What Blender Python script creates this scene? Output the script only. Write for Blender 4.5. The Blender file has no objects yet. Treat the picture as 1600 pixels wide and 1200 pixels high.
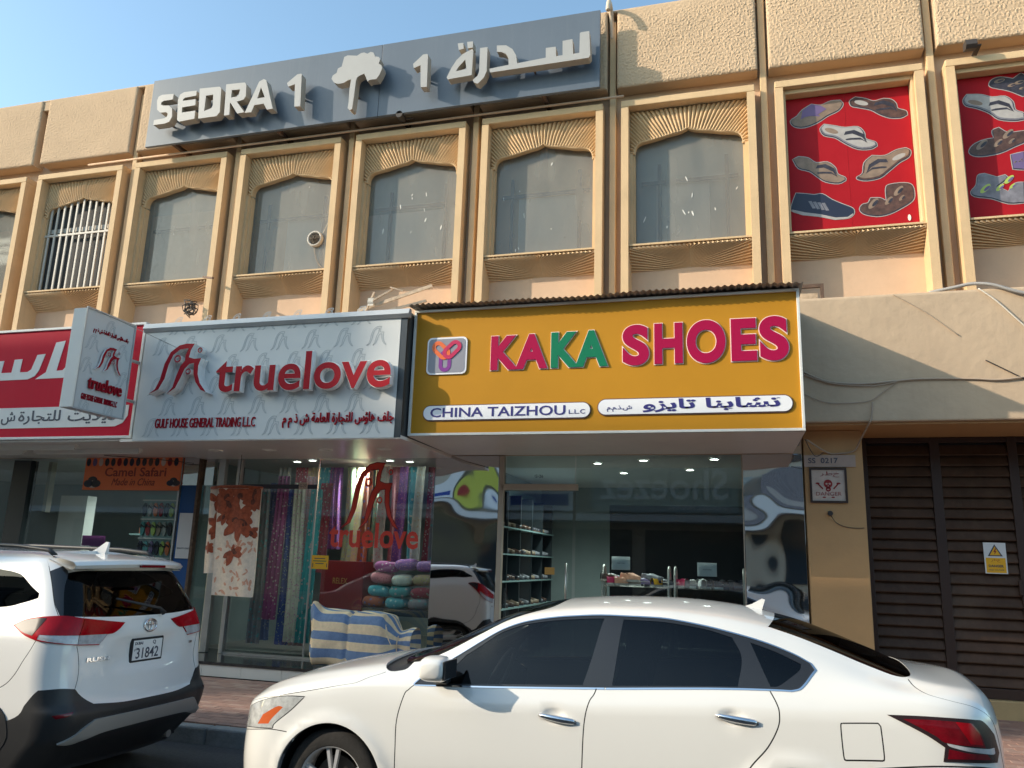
import bpy, math, random
import numpy as np
from mathutils import Vector, Matrix
from mathutils.geometry import delaunay_2d_cdt
random.seed(7)
SC = bpy.context.scene
COL = SC.collection
# ------------------------------------------------------------------ camera
yaw, pitch, roll = 0.28511442, 0.2200542, 0.03270269
fwd = Vector((-math.sin(yaw)*math.cos(pitch), math.cos(yaw)*math.cos(pitch), math.sin(pitch)))
rgt = Vector((math.cos(yaw), math.sin(yaw), 0)); up = rgt.cross(fwd)
r2 = rgt*math.cos(roll)+up*math.sin(roll); u2 = -rgt*math.sin(roll)+up*math.cos(roll)
cd = bpy.data.cameras.new('camera'); cam = bpy.data.objects.new('camera', cd); COL.objects.link(cam)
cam.matrix_world = Matrix((( r2.x,u2.x,-fwd.x,0),(r2.y,u2.y,-fwd.y,0),(r2.z,u2.z,-fwd.z,1.73),(0,0,0,1)))
cd.sensor_width = 36; cd.lens = 28.125; cd.clip_end = 1500; cd.clip_start = .05
SC.camera = cam
# ------------------------------------------------------------------ light
SUN = Vector((1.9, 1.0, -0.93)).normalized()
w = bpy.data.worlds.new('World'); SC.world = w; w.use_nodes = True
nt = w.node_tree; nt.nodes.clear()
sky = nt.nodes.new('ShaderNodeTexSky'); sky.sky_type = 'NISHITA'; sky.sun_disc = False
sky.sun_elevation = math.asin(-SUN.z); sky.sun_rotation = math.atan2(-SUN.x, -SUN.y)
sky.air_density = 1.0; sky.dust_density = 1.5; sky.ozone_density = 1.2
bg = nt.nodes.new('ShaderNodeBackground'); bg.inputs[1].default_value = 0.15
wo = nt.nodes.new('ShaderNodeOutputWorld')
tint = nt.nodes.new('ShaderNodeMix'); tint.data_type = 'RGBA'; tint.blend_type = 'MULTIPLY'; tint.inputs[0].default_value = 1; tint.inputs[7].default_value = (1.16, 1.30, 1.22, 1)
nt.links.new(sky.outputs[0], tint.inputs[6]); nt.links.new(tint.outputs[2], bg.inputs[0]); nt.links.new(bg.outputs[0], wo.inputs[0])
sd = bpy.data.lights.new('sun', 'SUN'); sd.energy = 2.9; sd.angle = math.radians(.53); sd.color = (1, .87, .70)
so = bpy.data.objects.new('sun', sd); COL.objects.link(so); so.location = (-30, -20, 25)
so.rotation_euler = SUN.to_track_quat('-Z', 'Y').to_euler()
SC.view_settings.view_transform = 'Standard'; SC.view_settings.look = 'None'
SC.view_settings.exposure = 0.85; SC.view_settings.gamma = 1; SC.view_settings.use_curve_mapping = False
SC.cycles.max_bounces = 8; SC.cycles.transparent_max_bounces = 12
SC.cycles.use_denoising = True
SC.cycles.sample_clamp_indirect = 6
# ------------------------------------------------------------------ materials
def mat(name, col, rough=.6, metal=0, spec=.5, coat=0, var=0, vs=3, bump=0, bs=40, bd=.01, dirt=0, dcol=(.12,.09,.06), trans=0, alpha=1, ior=1.45, emit=None, streak=0, sheen=0, bdetail=4):
    m = bpy.data.materials.new(name); m.use_nodes = True
    n = m.node_tree.nodes; l = m.node_tree.links; b = n['Principled BSDF']
    b.inputs['Base Color'].default_value = (*col, 1); b.inputs['Roughness'].default_value = rough
    b.inputs['Metallic'].default_value = metal; b.inputs['Specular IOR Level'].default_value = spec
    b.inputs['Coat Weight'].default_value = coat; b.inputs['Coat Roughness'].default_value = .04
    b.inputs['Transmission Weight'].default_value = trans; b.inputs['IOR'].default_value = ior; b.inputs['Alpha'].default_value = alpha
    if sheen: b.inputs['Sheen Weight'].default_value = sheen
    if emit: b.inputs['Emission Color'].default_value = (*emit[0], 1); b.inputs['Emission Strength'].default_value = emit[1]
    g = n.new('ShaderNodeNewGeometry')
    out = None
    if var or dirt or streak:
        cur = None
        if var:
            t = n.new('ShaderNodeTexNoise'); t.inputs['Scale'].default_value = vs; t.inputs['Detail'].default_value = 6; t.inputs['Roughness'].default_value = .65
            l.new(g.outputs['Position'], t.inputs['Vector'])
            mx = n.new('ShaderNodeMix'); mx.data_type = 'RGBA'; mx.inputs[6].default_value = (*[c*(1-var) for c in col], 1); mx.inputs[7].default_value = (*[min(1, c*(1+var)) for c in col], 1)
            r = n.new('ShaderNodeMapRange'); r.inputs[1].default_value = .3; r.inputs[2].default_value = .7
            l.new(t.outputs['Fac'], r.inputs[0]); l.new(r.outputs[0], mx.inputs[0]); cur = mx.outputs[2]
        for kind, amt in (('d', dirt), ('s', streak)):
            if not amt: continue
            t = n.new('ShaderNodeTexNoise'); t.inputs['Scale'].default_value = 1.3 if kind == 'd' else 1; t.inputs['Detail'].default_value = 8; t.inputs['Roughness'].default_value = .7
            if kind == 's':
                mp = n.new('ShaderNodeMapping'); mp.inputs['Scale'].default_value = (9, 9, .55); l.new(g.outputs['Position'], mp.inputs[0]); l.new(mp.outputs[0], t.inputs['Vector'])
            else: l.new(g.outputs['Position'], t.inputs['Vector'])
            r = n.new('ShaderNodeMapRange'); r.inputs[1].default_value = .52; r.inputs[2].default_value = .78; r.inputs[4].default_value = amt
            l.new(t.outputs['Fac'], r.inputs[0])
            mx = n.new('ShaderNodeMix'); mx.data_type = 'RGBA'; mx.inputs[7].default_value = (*dcol, 1)
            if cur: l.new(cur, mx.inputs[6])
            else: mx.inputs[6].default_value = (*col, 1)
            l.new(r.outputs[0], mx.inputs[0]); cur = mx.outputs[2]
        l.new(cur, b.inputs['Base Color'])
    if bump:
        t = n.new('ShaderNodeTexNoise'); t.inputs['Scale'].default_value = bs; t.inputs['Detail'].default_value = bdetail
        l.new(g.outputs['Position'], t.inputs['Vector'])
        bn = n.new('ShaderNodeBump'); bn.inputs['Strength'].default_value = bump; bn.inputs['Distance'].default_value = bd
        l.new(t.outputs['Fac'], bn.inputs['Height']); l.new(bn.outputs[0], b.inputs['Normal'])
        if coat: l.new(bn.outputs[0], b.inputs['Coat Normal'])
    return m
def glass_mat(name, tint, refl_rough=.02, dusty=0, dust=(.4,.4,.37), ior=1.5, fk=1.7):
    """thin pane: fresnel mirror over tinted see-through, plus a film of dust"""
    m = bpy.data.materials.new(name); m.use_nodes = True; n = m.node_tree.nodes; l = m.node_tree.links; n.clear()
    o = n.new('ShaderNodeOutputMaterial'); tr = n.new('ShaderNodeBsdfTransparent'); tr.inputs[0].default_value = (*tint, 1)
    gl = n.new('ShaderNodeBsdfGlossy'); gl.inputs['Roughness'].default_value = refl_rough
    fr = n.new('ShaderNodeFresnel'); fr.inputs[0].default_value = ior
    mu = n.new('ShaderNodeMath'); mu.operation = 'MULTIPLY'; mu.inputs[1].default_value = fk; mu.use_clamp = True; l.new(fr.outputs[0], mu.inputs[0])
    a = n.new('ShaderNodeMixShader'); l.new(mu.outputs[0], a.inputs[0]); l.new(tr.outputs[0], a.inputs[1]); l.new(gl.outputs[0], a.inputs[2])
    cur = a.outputs[0]
    if dusty:
        df = n.new('ShaderNodeBsdfDiffuse'); df.inputs[0].default_value = (*dust, 1)
        g = n.new('ShaderNodeNewGeometry'); t = n.new('ShaderNodeTexNoise'); t.inputs['Scale'].default_value = 1.2; t.inputs['Detail'].default_value = 7
        mp = n.new('ShaderNodeMapping'); mp.inputs['Scale'].default_value = (2.5, 2.5, .8); l.new(g.outputs['Position'], mp.inputs[0]); l.new(mp.outputs[0], t.inputs['Vector'])
        r = n.new('ShaderNodeMapRange'); r.inputs[1].default_value = .3; r.inputs[2].default_value = .75; r.inputs[3].default_value = dusty*.75; r.inputs[4].default_value = min(1, dusty*1.25)
        l.new(t.outputs['Fac'], r.inputs[0])
        x = n.new('ShaderNodeMixShader'); l.new(r.outputs[0], x.inputs[0]); l.new(cur, x.inputs[1]); l.new(df.outputs[0], x.inputs[2]); cur = x.outputs[0]
    l.new(cur, o.inputs[0]); return m
M = {}
def dm(k, *a, **kw): M[k] = mat(k, *a, **kw)
dm('sand_paint', (.63,.435,.245), .8, var=.07, vs=2, dirt=.4, dcol=(.42,.29,.17), streak=.34, bump=.5, bs=60, bd=.006)
dm('rough_stucco', (.54,.385,.25), .95, var=.06, vs=1.5, dirt=.2, dcol=(.36,.27,.19), bump=.1, bs=120, bd=.003)
dm('groove_paint', (.55,.375,.25), .85, var=.08, vs=2, streak=.3, dcol=(.30,.2,.13), bump=.2, bs=60, bd=.004)
dm('low_wall', (.63,.43,.285), .85, var=.06, vs=3, dirt=.3, dcol=(.42,.30,.21), bump=.25, bs=30, bd=.006)
dm('beam_paint', (.50,.37,.25), .8, var=.07, vs=1.2, dirt=.5, dcol=(.36,.265,.18), streak=.3, bump=.4, bs=9, bd=.02)
dm('column_paint', (.50,.29,.13), .75, var=.06, vs=1.6, dirt=.25, dcol=(.30,.2,.12), bump=.25, bs=25, bd=.006)
dm('pink_strip', (.44,.33,.27), .8, var=.08, vs=8)
dm('interior_dark', (.05,.05,.05), .8); dm('interior_wall', (.30,.34,.34), .8, var=.05)
dm('interior_floor', (.25,.24,.22), .3, var=.1)
dm('sedra_board', (.115,.138,.17), .32, spec=.5, var=.07, vs=.8, streak=.25, dcol=(.18,.20,.22), bump=.06, bs=2, bd=.02)
dm('letter_face', (.37,.36,.35), .45, var=.03, vs=4, dirt=.15, dcol=(.4,.36,.3)); dm('letter_side', (.42,.36,.29), .5)
dm('tl_face', (.62,.62,.60), .42, spec=.25, var=.03, vs=.7, bump=.03, bs=2.5, bd=.02); dm('tl_box', (.50,.50,.49), .4, metal=.3, var=.05)
dm('tl_dark_frame', (.06,.065,.07), .35, metal=.5); dm('tl_pattern', (.42,.44,.44), .4)
dm('tl_red', (.34,.008,.018), .45, spec=.15); dm('tl_rim', (.80,.77,.74), .5, spec=.2)
dm('kaka_yellow', (.47,.22,.018), .5, spec=.15, var=.05, vs=1.2, dirt=.12, dcol=(.42,.2,.03), bump=.04, bs=3, bd=.01)
dm('kaka_frame', (.72,.70,.64), .4, metal=.1, dirt=.3, dcol=(.4,.36,.3)); dm('pill_white', (.78,.78,.80), .35); dm('pill_rim', (.12,.06,.05), .5)
dm('navy', (.035,.03,.17), .4); dm('crimson', (.36,.005,.055), .5, spec=.15); dm('green', (.008,.17,.085), .5, spec=.15); dm('letter_outline', (.86,.68,.62), .4)
dm('logo_grey', (.25,.25,.29), .4); dm('logo_orange', (.75,.14,.03), .35); dm('logo_red', (.50,.015,.08), .35); dm('logo_purple', (.20,.03,.24), .35)
dm('red_sign', (.52,.006,.032), .55, spec=.12, var=.06, vs=1, streak=.15, dcol=(.5,.06,.08)); dm('red_sign_white', (.66,.66,.64), .5, streak=.2, dcol=(.4,.36,.34)); dm('sign_dark', (.06,.065,.09), .5)
dm('tin', (.33,.30,.27), .6, metal=.2, var=.2, vs=9, dirt=.5, dcol=(.10,.06,.04)); dm('soffit', (.80,.72,.65), .3, spec=.4, var=.05, vs=1.2, dirt=.25, dcol=(.55,.47,.40), bump=.06, bs=1.5, bd=.03)
dm('soffit_ring', (.86,.82,.74), .35); dm('alu', (.55,.53,.50), .35, metal=.8, var=.08, vs=6); dm('door_strip', (.46,.38,.30), .4, metal=.3)
dm('steel', (.62,.62,.62), .025, metal=1, bump=.5, bs=1.7, bd=.035, bdetail=0); dm('blue_panel', (.01,.07,.22), .4); dm('white_panel', (.62,.58,.55), .5, var=.03)
dm('shutter_brown', (.078,.043,.027), .55, spec=.25, var=.3, vs=3, dirt=.55, dcol=(.13,.09,.06), streak=.3); dm('shutter_frame', (.045,.024,.017), .5)
dm('ochre_plinth', (.40,.28,.14), .8, var=.1, vs=3, dirt=.4); dm('tile_white', (.62,.58,.52), .25, var=.05, vs=2, dirt=.25, dcol=(.36,.3,.25)); dm('step_dark', (.035,.033,.032), .12, var=.5, vs=7)
dm('paver', (.30,.175,.135), .85, var=.14, vs=6, dirt=.35, dcol=(.17,.12,.10), bump=.3, bs=80, bd=.003)
dm('paver_b', (.25,.15,.12), .88, var=.14, vs=6, dirt=.35, dcol=(.15,.11,.09), bump=.3, bs=80, bd=.003)
dm('paver_c', (.34,.22,.175), .85, var=.14, vs=6, dirt=.3, dcol=(.17,.12,.10), bump=.3, bs=80, bd=.003); dm('joint_sand', (.33,.26,.21), .95, var=.15, vs=14)
dm('asphalt', (.045,.045,.048), .85, var=.3, vs=30, dirt=.4, dcol=(.09,.085,.08), bump=.6, bs=180, bd=.006)
dm('kerb_black', (.022,.023,.024), .6, var=.3, vs=10, dirt=.3, dcol=(.10,.09,.08)); dm('kerb_grey', (.20,.21,.21), .75, var=.25, vs=9, dirt=.5, dcol=(.07,.07,.07), bump=.3, bs=60)
dm('car_white', (.75,.735,.69), .28, coat=1, spec=.5, var=.012, vs=1.5); dm('suv_white', (.78,.765,.73), .3, coat=1, spec=.5, var=.012)
dm('gap', (.012,.012,.012), .8); dm('trim_black', (.020,.021,.023), .3, coat=.3); dm('rubber', (.02,.02,.021), .7, bump=.1, bs=60); dm('chrome', (.75,.75,.76), .08, metal=1)
dm('satin_black', (.025,.025,.026), .45, bump=.08, bs=200, bd=.001); dm('skid_grey', (.42,.40,.37), .4, metal=.4)
dm('lamp_red', (.36,.002,.008), .16, coat=.0, spec=.3, var=.25, vs=9); dm('lamp_red_dark', (.15,.003,.008), .1, coat=.3, var=.3, vs=20); dm('lamp_clear', (.46,.45,.45), .06, coat=1, var=.3, vs=14); dm('lamp_amber', (.55,.11,.03), .1, coat=1); dm('lamp_smoke', (.03,.018,.02), .25, spec=.25)
dm('headlight', (.46,.46,.44), .05, coat=1, var=.35, vs=16); dm('alloy', (.62,.61,.60), .3, metal=.35); dm('tyre', (.022,.02,.018), .85, var=.3, vs=15, bump=.3, bs=60); dm('disc', (.10,.09,.08), .5, metal=.8)
dm('seat', (.04,.038,.036), .8); dm('plate_white', (.74,.74,.72), .4); dm('plate_black', (.02,.02,.022), .4)
dm('metal_rust', (.12,.07,.045), .7, var=.4, vs=20); dm('wood', (.48,.36,.25), .8, var=.3, vs=15); dm('cable_dark', (.05,.04,.035), .6); dm('cable_tan', (.40,.31,.23), .7); dm('cable_grey', (.35,.33,.31), .5); dm('cable_white', (.62,.56,.48), .6)
dm('grille_white', (.50,.46,.40), .55, var=.1, vs=20); dm('nest', (.16,.13,.10), .95, bump=.8, bs=120); dm('pipe_beige', (.60,.48,.36), .6)
dm('poster_red', (.36,.010,.016), .5, spec=.15, var=.10, vs=1.3, dirt=.15, dcol=(.30,.03,.03)); dm('print_white', (.38,.35,.33), .5, var=.15, vs=8); dm('print_dark', (.035,.03,.04), .4, var=.5, vs=18); dm('print_brown', (.085,.042,.03), .4, var=.5, vs=14); dm('print_tan', (.24,.165,.115), .4, var=.25, vs=10); dm('print_grey', (.18,.17,.19), .4, var=.35, vs=10); dm('print_violet', (.15,.10,.22), .4); dm('print_navy', (.018,.022,.045), .4); dm('print_lime', (.4,.5,.1), .4)
dm('paper', (.70,.70,.68), .8); dm('dropping', (.75,.72,.66), .9); dm('danger_white', (.58,.47,.39), .7, var=.1, vs=12, dirt=.4); dm('danger_red', (.30,.03,.03), .7); dm('warn_yellow', (.80,.42,.02), .5)
dm('lamp_on', (1,1,1), .5, emit=((.9,1,.96), 9)); dm('bale_blue', (.15,.23,.38), .7, var=.15, vs=20, bump=.15, bs=220, bd=.002); dm('bale_cream', (.80,.62,.40), .7, var=.12, vs=20, bump=.15, bs=220, bd=.002)
M['shop_glass'] = glass_mat('shop_glass', (.80,.90,.88), fk=2.4); M['dusty_glass'] = glass_mat('dusty_glass', (.86,.86,.82), .04, .40, (.42,.39,.33), fk=1.5)
M['car_glass'] = glass_mat('car_glass', (.20,.22,.22), .01, fk=.95); M['suv_glass'] = glass_mat('suv_glass', (.06,.065,.07), .01, fk=.6)
# ------------------------------------------------------------------ mesh helpers
dm('blanket_cream', (.78,.62,.48), .95, var=.12, vs=22, bump=.3, bs=160, bd=.004, sheen=.3); dm('blanket_rust', (.36,.075,.03), .95, var=.45, vs=16, bump=.3, bs=160, bd=.004, sheen=.3); dm('blanket_brown', (.13,.035,.02), .95, var=.5, vs=24, sheen=.3); dm('blanket_salmon', (.68,.33,.21), .95, var=.15, vs=25, sheen=.3)
dm('banner_orange', (.85,.20,.07), .5); dm('banner_text', (.28,.04,.03), .5); dm('cab_red', (.22,.008,.012), .35); dm('cab_gold', (.45,.25,.06), .4)
dm('opp_wall', (.45,.40,.33), .85, var=.1, vs=.8); dm('opp_glass', (.03,.04,.05), .1); dm('opp_white', (.72,.74,.76), .5); dm('opp_blue', (.02,.06,.30), .5); dm('opp_lime', (.50,.52,.08), .5); dm('sticker_red', (.72,.06,.035), .5); dm('opp_teal', (.05,.28,.28), .5); dm('shade_block_wall', (.35,.33,.30), .8, var=.1)
dm('rack_metal', (.50,.46,.42), .4, metal=.4); dm('purple_sign', (.28,.06,.22), .4); dm('shelf_glass', (.24,.34,.34), .3); dm('sh_dark', (.02,.025,.03), .5)
FAB = [(.30,.28,.30),(.42,.10,.28),(.62,.58,.48),(.06,.10,.34),(.48,.27,.28),(.06,.32,.33),(.32,.03,.05),(.14,.17,.34),(.36,.42,.24),(.55,.42,.24),(.45,.12,.06),(.20,.28,.20),(.55,.50,.44),(.65,.22,.24),(.28,.10,.34),(.10,.42,.48),(.72,.72,.64),(.50,.10,.13)]
def fab_mat(i):
    """printed cloth: two tones of its own in a blotchy print"""
    k = 'cloth_%d' % i
    if k in M: return M[k]
    c = FAB[i % len(FAB)]; m = mat(k, c, .85, var=.25, vs=5, sheen=.2); n = m.node_tree.nodes; l = m.node_tree.links; b = n['Principled BSDF']
    src = b.inputs['Base Color'].links[0].from_socket; g = n.new('ShaderNodeNewGeometry'); v = n.new('ShaderNodeTexVoronoi'); v.inputs['Scale'].default_value = 14+5*(i % 5); v.inputs['Randomness'].default_value = .9
    l.new(g.outputs['Position'], v.inputs['Vector']); r = n.new('ShaderNodeMapRange'); r.inputs[1].default_value = .22; r.inputs[2].default_value = .30; r.inputs[3].default_value = .8; r.inputs[4].default_value = 0; l.new(v.outputs['Distance'], r.inputs[0])
    x = n.new('ShaderNodeMix'); x.data_type = 'RGBA'; l.new(r.outputs[0], x.inputs[0]); l.new(src, x.inputs[6]); d = FAB[(i*7+5) % len(FAB)]; x.inputs[7].default_value = (*[min(1, q*1.3+.04) for q in d], 1); l.new(x.outputs[2], b.inputs['Base Color']); M[k] = m; return m
# ------------------------------------------------------------------ mesh helpers
class MB:
    def __init__(s): s.v = []; s.f = []; s.m = []
    def add(s, vs, fs, mi=0):
        o = len(s.v); s.v += [tuple(map(float, p)) for p in vs]; s.f += [tuple(i+o for i in f) for f in fs]; s.m += [mi]*len(fs); return s
    def box(s, x0, x1, y0, y1, z0, z1, mi=0):
        return s.add([(x0,y0,z0),(x1,y0,z0),(x1,y1,z0),(x0,y1,z0),(x0,y0,z1),(x1,y0,z1),(x1,y1,z1),(x0,y1,z1)], [(3,2,1,0),(4,5,6,7),(0,1,5,4),(1,2,6,5),(2,3,7,6),(3,0,4,7)], mi)
    def prism(s, poly, y0, y1, axis='y', mi=0, holes=(), mside=None):
        """2D outline (with holes) pulled along an axis; axis y: (x,z); axis x: (y,z); axis z: (x,y)"""
        loops = [list(poly)]+[list(h) for h in holes]; pts = [p for L in loops for p in L]
        edges = []; o = 0
        for L in loops: edges += [(o+i, o+(i+1) % len(L)) for i in range(len(L))]; o += len(L)
        r = delaunay_2d_cdt([Vector(p) for p in pts], edges, [], 0, 1e-6)
        vv = [tuple(p) for p in r[0]]; tri = []
        for f in r[2]:
            c = [sum(vv[i][k] for i in f)/3 for k in (0, 1)]
            if inside(c, loops[0]) and not any(inside(c, h) for h in loops[1:]): tri.append(tuple(f))
        mp = {'y': lambda p, t: (p[0], t, p[1]), 'x': lambda p, t: (t, p[0], p[1]), 'z': lambda p, t: (p[0], p[1], t)}[axis]
        n = len(vv); vs = [mp(p, y0) for p in vv]+[mp(p, y1) for p in vv]
        fl = axis == 'y'
        fs = [f if fl else f[::-1] for f in tri]; fb = [tuple(i+n for i in (f[::-1] if fl else f)) for f in tri]
        s.add(vs, fs+fb, mi)
        for L in loops:
            m_ = len(L); a = area(L); vs = [mp(p, y0) for p in L]+[mp(p, y1) for p in L]
            ccw = (a > 0) ^ (L is not loops[0]); fs = []
            for i in range(m_):
                j = (i+1) % m_; q = (i, j, j+m_, i+m_); fs.append(q[::-1] if ccw == fl else q)
            s.add(vs, fs, mi if mside is None else mside)
        return s
    def tube(s, pts, r, n=6, mi=0, cap=True):
        pts = [Vector(p) for p in pts]; rr = r if isinstance(r, (list, tuple)) else [r]*len(pts); vs = []; fs = []
        prev = None
        for i, p in enumerate(pts):
            t = (pts[min(i+1, len(pts)-1)]-pts[max(i-1, 0)]).normalized()
            a = prev if prev is not None else (Vector((0,0,1)) if abs(t.z) < .9 else Vector((1,0,0)))
            u = (a-t*a.dot(t)).normalized(); v = t.cross(u); prev = u
            vs += [tuple(p+(u*math.cos(2*math.pi*k/n)+v*math.sin(2*math.pi*k/n))*rr[i]) for k in range(n)]
        for i in range(len(pts)-1):
            for k in range(n): fs.append((i*n+k, i*n+(k+1) % n, (i+1)*n+(k+1) % n, (i+1)*n+k))
        if cap: fs += [tuple(range(n))[::-1], tuple((len(pts)-1)*n+k for k in range(n))]
        return s.add(vs, fs, mi)
    def lathe(s, prof, c, axis='y', n=32, mi=0, a0=0, a1=2*math.pi):
        """profile of (radius, along)"""
        vs = []; fs = []; full = abs(a1-a0-2*math.pi) < 1e-6; k = n if full else n+1
        for j in range(k):
            a = a0+(a1-a0)*j/n
            for r, t in prof:
                p = (math.cos(a)*r, math.sin(a)*r)
                vs.append({'y': (c[0]+p[0], c[1]+t, c[2]+p[1]), 'z': (c[0]+p[0], c[1]+p[1], c[2]+t), 'x': (c[0]+t, c[1]+p[0], c[2]+p[1])}[axis])
        m_ = len(prof)
        for j in range(n):
            for i in range(m_-1):
                a, b = j*m_+i, ((j+1) % k)*m_+i; fs.append((a, b, b+1, a+1))
        return s.add(vs, fs, mi)
    def grid(s, f, nu, nv, mi=0, flip=False):
        vs = [f(i/nu, j/nv) for i in range(nu+1) for j in range(nv+1)]
        fs = [(i*(nv+1)+j, (i+1)*(nv+1)+j, (i+1)*(nv+1)+j+1, i*(nv+1)+j+1) for i in range(nu) for j in range(nv)]
        return s.add(vs, [q[::-1] for q in fs] if flip else fs, mi)
    def sphere(s, c, r, nu=12, nv=8, mi=0):
        r = r if isinstance(r, (tuple, list)) else (r, r, r)
        return s.grid(lambda a, b: (c[0]+r[0]*math.cos(2*math.pi*a)*math.sin(math.pi*b), c[1]+r[1]*math.sin(2*math.pi*a)*math.sin(math.pi*b), c[2]-r[2]*math.cos(math.pi*b)), nu, nv, mi)
def area(L): return .5*sum(L[i][0]*L[(i+1) % len(L)][1]-L[(i+1) % len(L)][0]*L[i][1] for i in range(len(L)))
def inside(c, L):
    r = False; x, y = c; j = len(L)-1
    for i in range(len(L)):
        if (L[i][1] > y) != (L[j][1] > y) and x < (L[j][0]-L[i][0])*(y-L[i][1])/(L[j][1]-L[i][1])+L[i][0]: r = not r
        j = i
    return r
def wloc(o):
    p = Vector((0, 0, 0))
    while o: p += o.location; o = o.parent
    return p
def obj(name, mb, mats, parent=None, smooth=False, bevel=0, loc=None, kind=None, fix=False):
    me = bpy.data.meshes.new(name); off = Vector(loc or (0,0,0)) + (wloc(parent) if parent else Vector((0,0,0)))
    me.from_pydata([(x-off.x, y-off.y, z-off.z) for x, y, z in mb.v], [], mb.f)
    mats = mats if isinstance(mats, (list, tuple)) else [mats]
    for m in mats: me.materials.append(M[m] if isinstance(m, str) else m)
    if len(mats) > 1: me.polygons.foreach_set('material_index', mb.m)
    if smooth:
        me.polygons.foreach_set('use_smooth', [True]*len(me.polygons))
        if smooth is not True: me.set_sharp_from_angle(angle=math.radians(smooth))
    me.update()
    o = bpy.data.objects.new(name, me); COL.objects.link(o)
    if parent: o.parent = parent
    if loc: o.location = loc
    if bevel:
        b = o.modifiers.new('bevel', 'BEVEL'); b.width = bevel; b.segments = 2; b.limit_method = 'ANGLE'; b.angle_limit = math.radians(40)
    if kind: o['kind'] = kind
    return o
def tag(o, label, cat, group=None):
    o['label'] = label; o['category'] = cat
    if group: o['group'] = group
    return o
def thing(name, loc, label, cat, group=None):
    o = bpy.data.objects.new(name, None); COL.objects.link(o); o.location = loc; o.empty_display_size = .2
    return tag(o, label, cat, group)
def children(o): return [c for c in bpy.data.objects if c.parent == o]
def copy_tree(o, loc, label, rotz=None, group=None):
    c = o.copy(); COL.objects.link(c); c.location = loc; c['label'] = label
    if rotz is not None: c.rotation_euler.z = rotz
    if group: c['group'] = group
    def rec(a, b):
        for ch in children(a):
            d = ch.copy(); COL.objects.link(d); d.parent = b; rec(ch, d)
    rec(o, c); return c
def spline(P, n=6, closed=False):
    P = [Vector(p) for p in P]; out = []; N = len(P)
    for i in range(N if closed else N-1):
        p0 = P[(i-1) % N] if closed or i else P[0]; p1 = P[i]; p2 = P[(i+1) % N]; p3 = P[(i+2) % N] if closed or i+2 < N else P[-1]
        for k in range(n):
            t = k/n; out.append(.5*((2*p1)+(-p0+p2)*t+(2*p0-5*p1+4*p2-p3)*t*t+(-p0+3*p1-3*p2+p3)*t**3))
    if not closed: out.append(P[-1])
    return out
def rrect(x0, x1, z0, z1, r, n=5):
    P = []
    for cx, cz, a in ((x1-r, z1-r, 0), (x0+r, z1-r, 90), (x0+r, z0+r, 180), (x1-r, z0+r, 270)):
        P += [(cx+r*math.cos(math.radians(a+90*k/n)), cz+r*math.sin(math.radians(a+90*k/n))) for k in range(n+1)]
    return P
# ------------------------------------------------------------------ lettering
_F = {'ا':'FE8D FE8E','آ':'FE81 FE82','أ':'FE83 FE84','ب':'FE8F FE90 FE91 FE92','ة':'FE93 FE94','ت':'FE95 FE96 FE97 FE98','ج':'FE9D FE9E FE9F FEA0','خ':'FEA5 FEA6 FEA7 FEA8','د':'FEA9 FEAA','ذ':'FEAB FEAC','ر':'FEAD FEAE','ز':'FEAF FEB0','س':'FEB1 FEB2 FEB3 FEB4','ش':'FEB5 FEB6 FEB7 FEB8','ع':'FEC9 FECA FECB FECC','ف':'FED1 FED2 FED3 FED4','ل':'FEDD FEDE FEDF FEE0','م':'FEE1 FEE2 FEE3 FEE4','ن':'FEE5 FEE6 FEE7 FEE8','ه':'FEE9 FEEA FEEB FEEC','و':'FEED FEEE','ؤ':'FE85 FE86','ي':'FEF1 FEF2 FEF3 FEF4','\u0001':'FEFB FEFC'}
_F = {k: [chr(int(c, 16)) for c in v.split()] for k, v in _F.items()}
def arab(t):
    t = t.replace('لا', '\u0001'); o = ''
    for i, c in enumerate(t):
        if c not in _F: o += c; continue
        pj = i > 0 and t[i-1] in _F and len(_F[t[i-1]]) == 4; nj = i+1 < len(t) and t[i+1] in _F and len(_F[c]) == 4
        o += _F[c][(3 if nj else 1) if pj else (2 if nj else 0)]
    return o[::-1]
_tc = {}
def text_mesh(body, bold=0., res=3, space=1.0):
    k = (body, bold, res, space)
    if k in _tc: return _tc[k]
    c = bpy.data.curves.new('lettering', 'FONT'); c.body = body; c.offset = bold; c.resolution_u = res; c.fill_mode = 'FRONT'; c.space_character = space
    o = bpy.data.objects.new('lettering', c); COL.objects.link(o); dg = bpy.context.evaluated_depsgraph_get(); dg.update()
    me = bpy.data.meshes.new_from_object(o.evaluated_get(dg)); vs = [tuple(v.co[:2]) for v in me.vertices]; fs = [tuple(p.vertices) for p in me.polygons]
    # make every triangle face +z
    fs = [f if area([vs[i] for i in f]) > 0 else f[::-1] for f in fs]
    # weld duplicates
    key = {}; mp = []; nv = []
    for v in vs:
        q = (round(v[0], 5), round(v[1], 5))
        if q not in key: key[q] = len(nv); nv.append(v)
        mp.append(key[q])
    fs = [tuple(dict.fromkeys(mp[i] for i in f)) for f in fs]; fs = [f for f in fs if len(f) > 2]
    bpy.data.objects.remove(o); bpy.data.meshes.remove(me)
    _tc[k] = (nv, fs); return _tc[k]
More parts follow.
